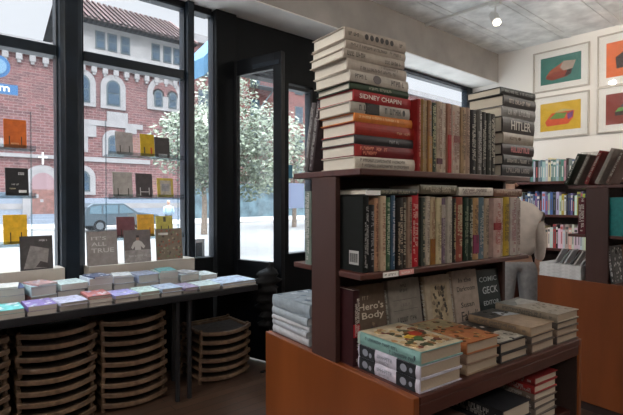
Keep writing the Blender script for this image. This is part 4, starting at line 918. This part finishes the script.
s_ = MB(); s_.prism(arch_pts(15.2, 18.3, 8.9, 10.2, 16), -.12, 0, axis='y'); s_.build('surround', M_stone, ch)
s_ = MB(); s_.prism(arch_pts(15.65, 17.85, 10.1, 10.2, 16), -.14, -.1, axis='y'); s_.build('arch_brick', M_brick, ch)
arch_win(15.75, 16.5, 9.15, 10.55, .12); arch_win(17.0, 17.75, 9.15, 10.55, .12)
arch_win(12.05, 12.85, 5.0, 6.45, .4); arch_win(9.6, 10.7, 2.0, 3.6, .4); arch_win(2.0, 3.0, 8.7, 10.6)
t = MB(); t.box(9.4, 14.8, -.1, 0, 7.1, 7.5); t.box(12.0, 13.6, -.1, 0, 7.5, 8.3); t.box(13.4, 14.3, -.1, 0, 6.7, 7.1); t.box(9.4, 10.6, -.08, 0, 5.0, 7.1); t.box(10.6, 11.2, -.08, 0, 6.2, 7.1); t.box(9.9, 15.4, -.1, 0, 4.3, 4.65); t.build('stone_band', M_stone, ch)
t = MB(); t.box(-25, 9.2, -.2, 0, 4.35, 4.6); t.box(-25, 18, -.12, 0, .7, 1.1); t.box(4.0, 5.9, -.12, 0, 5.0, 5.6); t.build('string_course', M_stone, ch)
t = MB(); t.box(-25, 6.3, -.1, 0, -.4, 1.9); t.box(8.9, 19, -.1, 0, -.4, 1.5); t.build('base_course', mat('blue_grey_base', (.19, .22, .27), .8, noise=.1), ch)
dp = MB(); dp.prism(arch_pts(6.25, 8.75, -.35, 2.6, 14), -.3, 0, axis='y'); dpo = dp.build('doorway', M_stone, ch)
t = MB(); t.prism(arch_pts(6.75, 8.25, 2.1, 2.55, 12), -.34, -.3, axis='y'); t.build('tympanum', mat('rose_stone', (.24, .15, .16), .9), dpo)
t = MB(); t.box(6.8, 8.2, -.36, -.3, .35, 2.1); do = t.build('door', mat('brown_church_door', (.17, .075, .06), .6, noise=.3, nscale=3), ch)
t = MB(); t.box(7.0, 7.2, -.38, -.36, 1.5, 1.75); t.box(7.3, 7.5, -.38, -.36, 1.2, 1.4); t.build('door_sign', M_stone, do)
t = MB(); t.box(6.5, 8.5, -1.2, -.3, -.4, .0); t.box(6.6, 8.4, -.9, -.3, .0, .2); t.box(6.7, 8.3, -.6, -.3, .2, .35); t.build('steps', mat('blue_grey_base', (.19, .22, .27), .8, noise=.1), ch)
t = MB(); t.box(7.44, 7.54, -.4, -.26, 3.9, 4.75); t.box(7.22, 7.76, -.4, -.26, 4.36, 4.46); t.build('cross', mat('cross_white', (.85, .84, .82), .7), ch)
# second building
b2 = thing('brick_building', 'red brick apartment building beyond the street trees', 'building', T(19.6, 39.5, 0))
t = MB(); t.box(0, 46, 0, 10, -.4, 16.5); t.build('wall', M_brick2, b2)
t = MB(); t.box(0, 46, -.3, 0, 15.9, 16.6); t.build('cornice', M_stone, b2)
for i in range(12):
    for j in range(4):
        x = 1.0 + i * 2.9; zz = 3.6 + j * 3.1
        f = MB(); f.box(x, x + 1.1, -.08, 0, zz, zz + 1.8); fo = f.build('window', M_wf, b2)
        p = MB(); p.box(x + .1, x + 1.0, -.1, -.08, zz + .1, zz + .85); p.box(x + .1, x + 1.0, -.1, -.08, zz + .95, zz + 1.7); p.build('pane', M_wg, fo)
t = MB()
for j in range(4):
    zz = 3.4 + j * 3.1; t.box(6.6, 9.4, -1.3, 0, zz, zz + .08); t.box(6.6, 9.4, -1.3, -1.25, zz + .9, zz + .95)
    for k in range(12): t.box(6.6 + k * .25, 6.64 + k * .25, -1.29, -1.26, zz, zz + .9)
    if j < 3: t.tube([(6.8, -.7, zz + .05), (9.2, -.7, zz + 3.1)], .09, 4)
t.build('fire_escape', M_wf, b2)
t = MB(); t.box(0, 46, -.35, 0, -.4, 3.0); t.build('shopfront', mat('shopfront_blue_grey', (.09, .14, .165), .4, noise=.5, nscale=1.2), b2)
# car
car = thing('parked_car', 'silver-blue estate car parked across the street in front of the church', 'car', T(7.45, 27.6, -.45))
body = [(0, .35), (.05, .95), (.18, 1.42), (.55, 1.62), (2.2, 1.62), (3.0, 1.10), (4.25, .92), (4.5, .62), (4.5, .35)]
t = MB(); t.prism(body, 0, 1.75, axis='y'); t.build('body', mat('car_paint', (.07, .095, .115), .3, .3), car, bevel=.05)
t = MB(); wn = [(.30, 1.02), (.38, 1.42), (.95, 1.5), (.95, 1.02)]; wn2 = [(1.05, 1.02), (1.05, 1.5), (1.85, 1.5), (1.85, 1.02)]; wn3 = [(1.95, 1.02), (1.95, 1.5), (2.18, 1.5), (2.8, 1.06)]
for q in (wn, wn2, wn3): t.prism(q, -.012, .0, axis='y')
t.build('side_window', mat('car_glass', (.10, .16, .20), .1), car)
for x in (.85, 3.65):
    t = MB(); n_ = 20; t.prism([(x + .34 * math.cos(2 * math.pi * k / n_), .34 + .34 * math.sin(2 * math.pi * k / n_)) for k in range(n_)], -.03, .2, axis='y'); wo = t.build('wheel', M_blackp, car)
    t = MB(); t.prism([(x + .2 * math.cos(2 * math.pi * k / n_), .34 + .2 * math.sin(2 * math.pi * k / n_)) for k in range(n_)], -.05, -.03, axis='y'); t.build('hubcap', mat('hubcap', (.10, .11, .12), .4), wo)
    t = MB(); t.prism([(x + .34 * math.cos(2 * math.pi * k / n_), .34 + .34 * math.sin(2 * math.pi * k / n_)) for k in range(n_)], 1.55, 1.78, axis='y'); t.build('wheel', M_blackp, car)
t = MB(); t.box(4.3, 4.52, .1, .4, .65, .8); t.box(-.02, .06, .1, .3, .95, 1.3); t.build('headlight', mat('headlight', (.8, .8, .8), .2), car)
# passer-by
pb = thing('person', 'distant passer-by in a pale blue shirt standing on the far side of the street', 'person', T(12.1, 27.0, -.45))
def lathe(mb, prof, n=12, M=None):
    vs = [(r_ * math.cos(2 * math.pi * k / n), r_ * .7 * math.sin(2 * math.pi * k / n), zz) for r_, zz in prof for k in range(n)]
    fs = [(j * n + k, j * n + (k + 1) % n, (j + 1) * n + (k + 1) % n, (j + 1) * n + k) for j in range(len(prof) - 1) for k in range(n)]
    fs += [tuple(range(n))[::-1], tuple(range((len(prof) - 1) * n, len(prof) * n))]; mb.add(vs, fs, M)
t = MB(); lathe(t, [(.12, .85), (.20, .95), (.19, 1.15), (.24, 1.40), (.10, 1.47), (.06, 1.50), (.06, 1.54), (.10, 1.60), (.11, 1.68), (.08, 1.77), (.02, 1.79)]); t.build('body', mat('skin', (.50, .30, .22), .5), pb, smooth=True)
t = MB(); lathe(t, [(.20, .88), (.22, 1.1), (.25, 1.38), (.12, 1.475), (.08, 1.48)]); t.tube([(-.25, 0, 1.38), (-.3, -.02, 1.15), (-.27, -.1, .95)], [.07, .06, .05]); t.tube([(.25, 0, 1.38), (.3, -.02, 1.15), (.27, -.1, .95)], [.07, .06, .05]); t.build('shirt', mat('blue_shirt', (.35, .50, .62), .8), pb, smooth=True)
t = MB(); t.tube([(-.1, 0, .92), (-.11, 0, .5), (-.12, 0, .04)], [.12, .085, .06]); t.tube([(.1, 0, .92), (.12, 0, .5), (.13, 0, .04)], [.12, .085, .06]); t.build('trousers', mat('dark_trousers', (.06, .07, .1), .8), pb, smooth=True)
# trees
def tree(x, y, zb, blobs, seed, lab, n=2600, ls=.13, cols=((.075, .10, .055), (.21, .245, .165))):
    r_ = random.Random(seed); root = thing('street_tree', lab, 'tree', T(x, y, zb), 'street trees')
    tk = MB(); tk.tube([(0, 0, 0), (.05, .02, 1.6), (-.05, 0, 3.2), (.1, 0, 5.0)], [.17, .13, .10, .05], 10)
    for (bx_, by_, bz_, br) in blobs: tk.tube([(0, 0, 2.3), (bx_ * .5, by_ * .5, (2.3 + bz_) / 2 + .3), (bx_, by_, bz_)], [.07, .05, .02], 6)
    tk.build('trunk', mat('bark', (.16, .12, .09), .9, noise=.3), root)
    fo = MB(); tot = sum(b_[3] ** 2 for b_ in blobs)
    for (bx_, by_, bz_, br) in blobs:
        for i in range(int(n * br * br / tot)):
            u = Vector((r_.gauss(0, 1), r_.gauss(0, 1), r_.gauss(0, 1))).normalized() * br * r_.random() ** .45
            c_ = Vector((bx_, by_, bz_)) + Vector((u.x, u.y, u.z * .8)); a = Vector((r_.gauss(0, 1), r_.gauss(0, 1), r_.gauss(0, 1))).normalized()
            b_ = a.orthogonal().normalized(); s_ = ls * r_.uniform(.5, 1.3)
            fo.add([c_ - a * s_, c_ + b_ * s_ * .45 , c_ + a * s_, c_ - b_ * s_ * .45], [(0, 1, 2, 3)], None, r_.randint(0, 1))
    fo.build('foliage', [mat('leaf_green', cols[0], .5), mat('leaf_pale', cols[1], .5)], root)
tree(8.3, 14.0, -.45, [(0, 0, 4.2, 1.7), (-1.3, .3, 3.6, 1.3), (1.3, 0, 3.6, 1.4), (.1, 0, 5.6, 1.1), (-.6, .2, 2.7, 1.0), (1.0, 0, 2.5, 1.0), (2.0, .2, 4.6, 1.1)], 1, 'leafy street tree outside the open door', 9000, .095)
tree(11.8, 22.0, -.45, [(0, 0, 5.6, 1.5), (-1.5, 0, 5.6, .8), (-.9, 0, 4.3, 1.0), (1.6, 0, 5.0, 1.5), (0, 0, 3.2, 1.1)], 2, 'pale street tree behind the slim mullion', 5200, .14)
tree(19.5, 24.0, -.45, [(0, 0, 4.0, 2.0), (-2, 0, 3.4, 1.6), (2, 0, 3.6, 1.6), (0, 0, 6.0, 1.6), (4, 0, 4.6, 2.0)], 3, 'dark-trunked street tree at the far kerb beyond the door', 3200, .2)
tree(14.0, 12.0, -.45, [(0, 0, 4.2, 1.6), (-1.2, 0, 3.4, 1.2), (1.2, 0, 3.8, 1.3), (0, 0, 5.4, 1.1)], 4, 'street tree seen through the narrow window', 2600, .15)
# awning of next shop, seen above at the slot window
aw = MB(); aw.prism([(2.66, 2.81), (3.6, 3.86), (3.6, 4.06), (2.66, 3.03)], 4.95, 5.6, axis='y')
o = aw.build('shop_awning', mat('blue_awning', (.05, .16, .28), .7, noise=.1), None); tag(o, 'blue awning projecting over the pavement beside the door', 'awning')
o.location = (0, 0, 0)
# hanging blue signs at the far left
sg = thing('hanging_sign', 'blue round and square signs hanging outside at the far left', 'sign', T(2.25, 17.0, 0))
def at(px, py, Y):
    fwv = Vector((.659, .752, 0)).normalized(); rtv = Vector((.752, -.659, 0)).normalized(); p = R(-.92)
    f_ = fwv * math.cos(p) + Vector((0, 0, 1)) * math.sin(p); u_ = rtv.cross(f_)
    d = f_ + rtv * ((px - 311.5) / 465) - u_ * ((py - 207.5) / 465); return Vector((0, 0, 1.35)) + d * (Y / d.y)
P = at(-3, 66, 17.0); P2 = at(4, 89, 17.0)
t = MB(); n_ = 24; t.prism([(P.x - 2.25 + (.34) * math.cos(2 * math.pi * k / n_), P.z + (.34) * math.sin(2 * math.pi * k / n_)) for k in range(n_)], -.05, .05, axis='y'); t.build('round_plate', mat('sign_blue', (.02, .10, .24), .4), sg)
t = MB(); t.prism([(P.x - 2.25 + .24 * math.cos(2 * math.pi * k / n_), P.z + .24 * math.sin(2 * math.pi * k / n_)) for k in range(n_)], -.07, -.05, axis='y'); t.build('round_face', mat('sign_pale', (.12, .22, .32), .4), sg)
t = MB(); t.box(P2.x - 2.25 - .30, P2.x - 2.25 + .36, -.05, .05, P2.z - .15, P2.z + .15); so = t.build('square_plate', mat('sign_blue', (.02, .10, .24), .4), sg)
t = MB(); add_text(t, 'm', basis((1, 0, 0), (0, 0, 1), (0, -1, 0), (P2.x - 2.25, -.06, P2.z)), .28, .16); t.build('sign_lettering', M_white, so)
t = MB(); t.tube([(P.x - 2.25 - .4, .03, -.45), (P.x - 2.25 - .4, .03, P.z + .5)], .04); t.build('post', M_wf, sg)
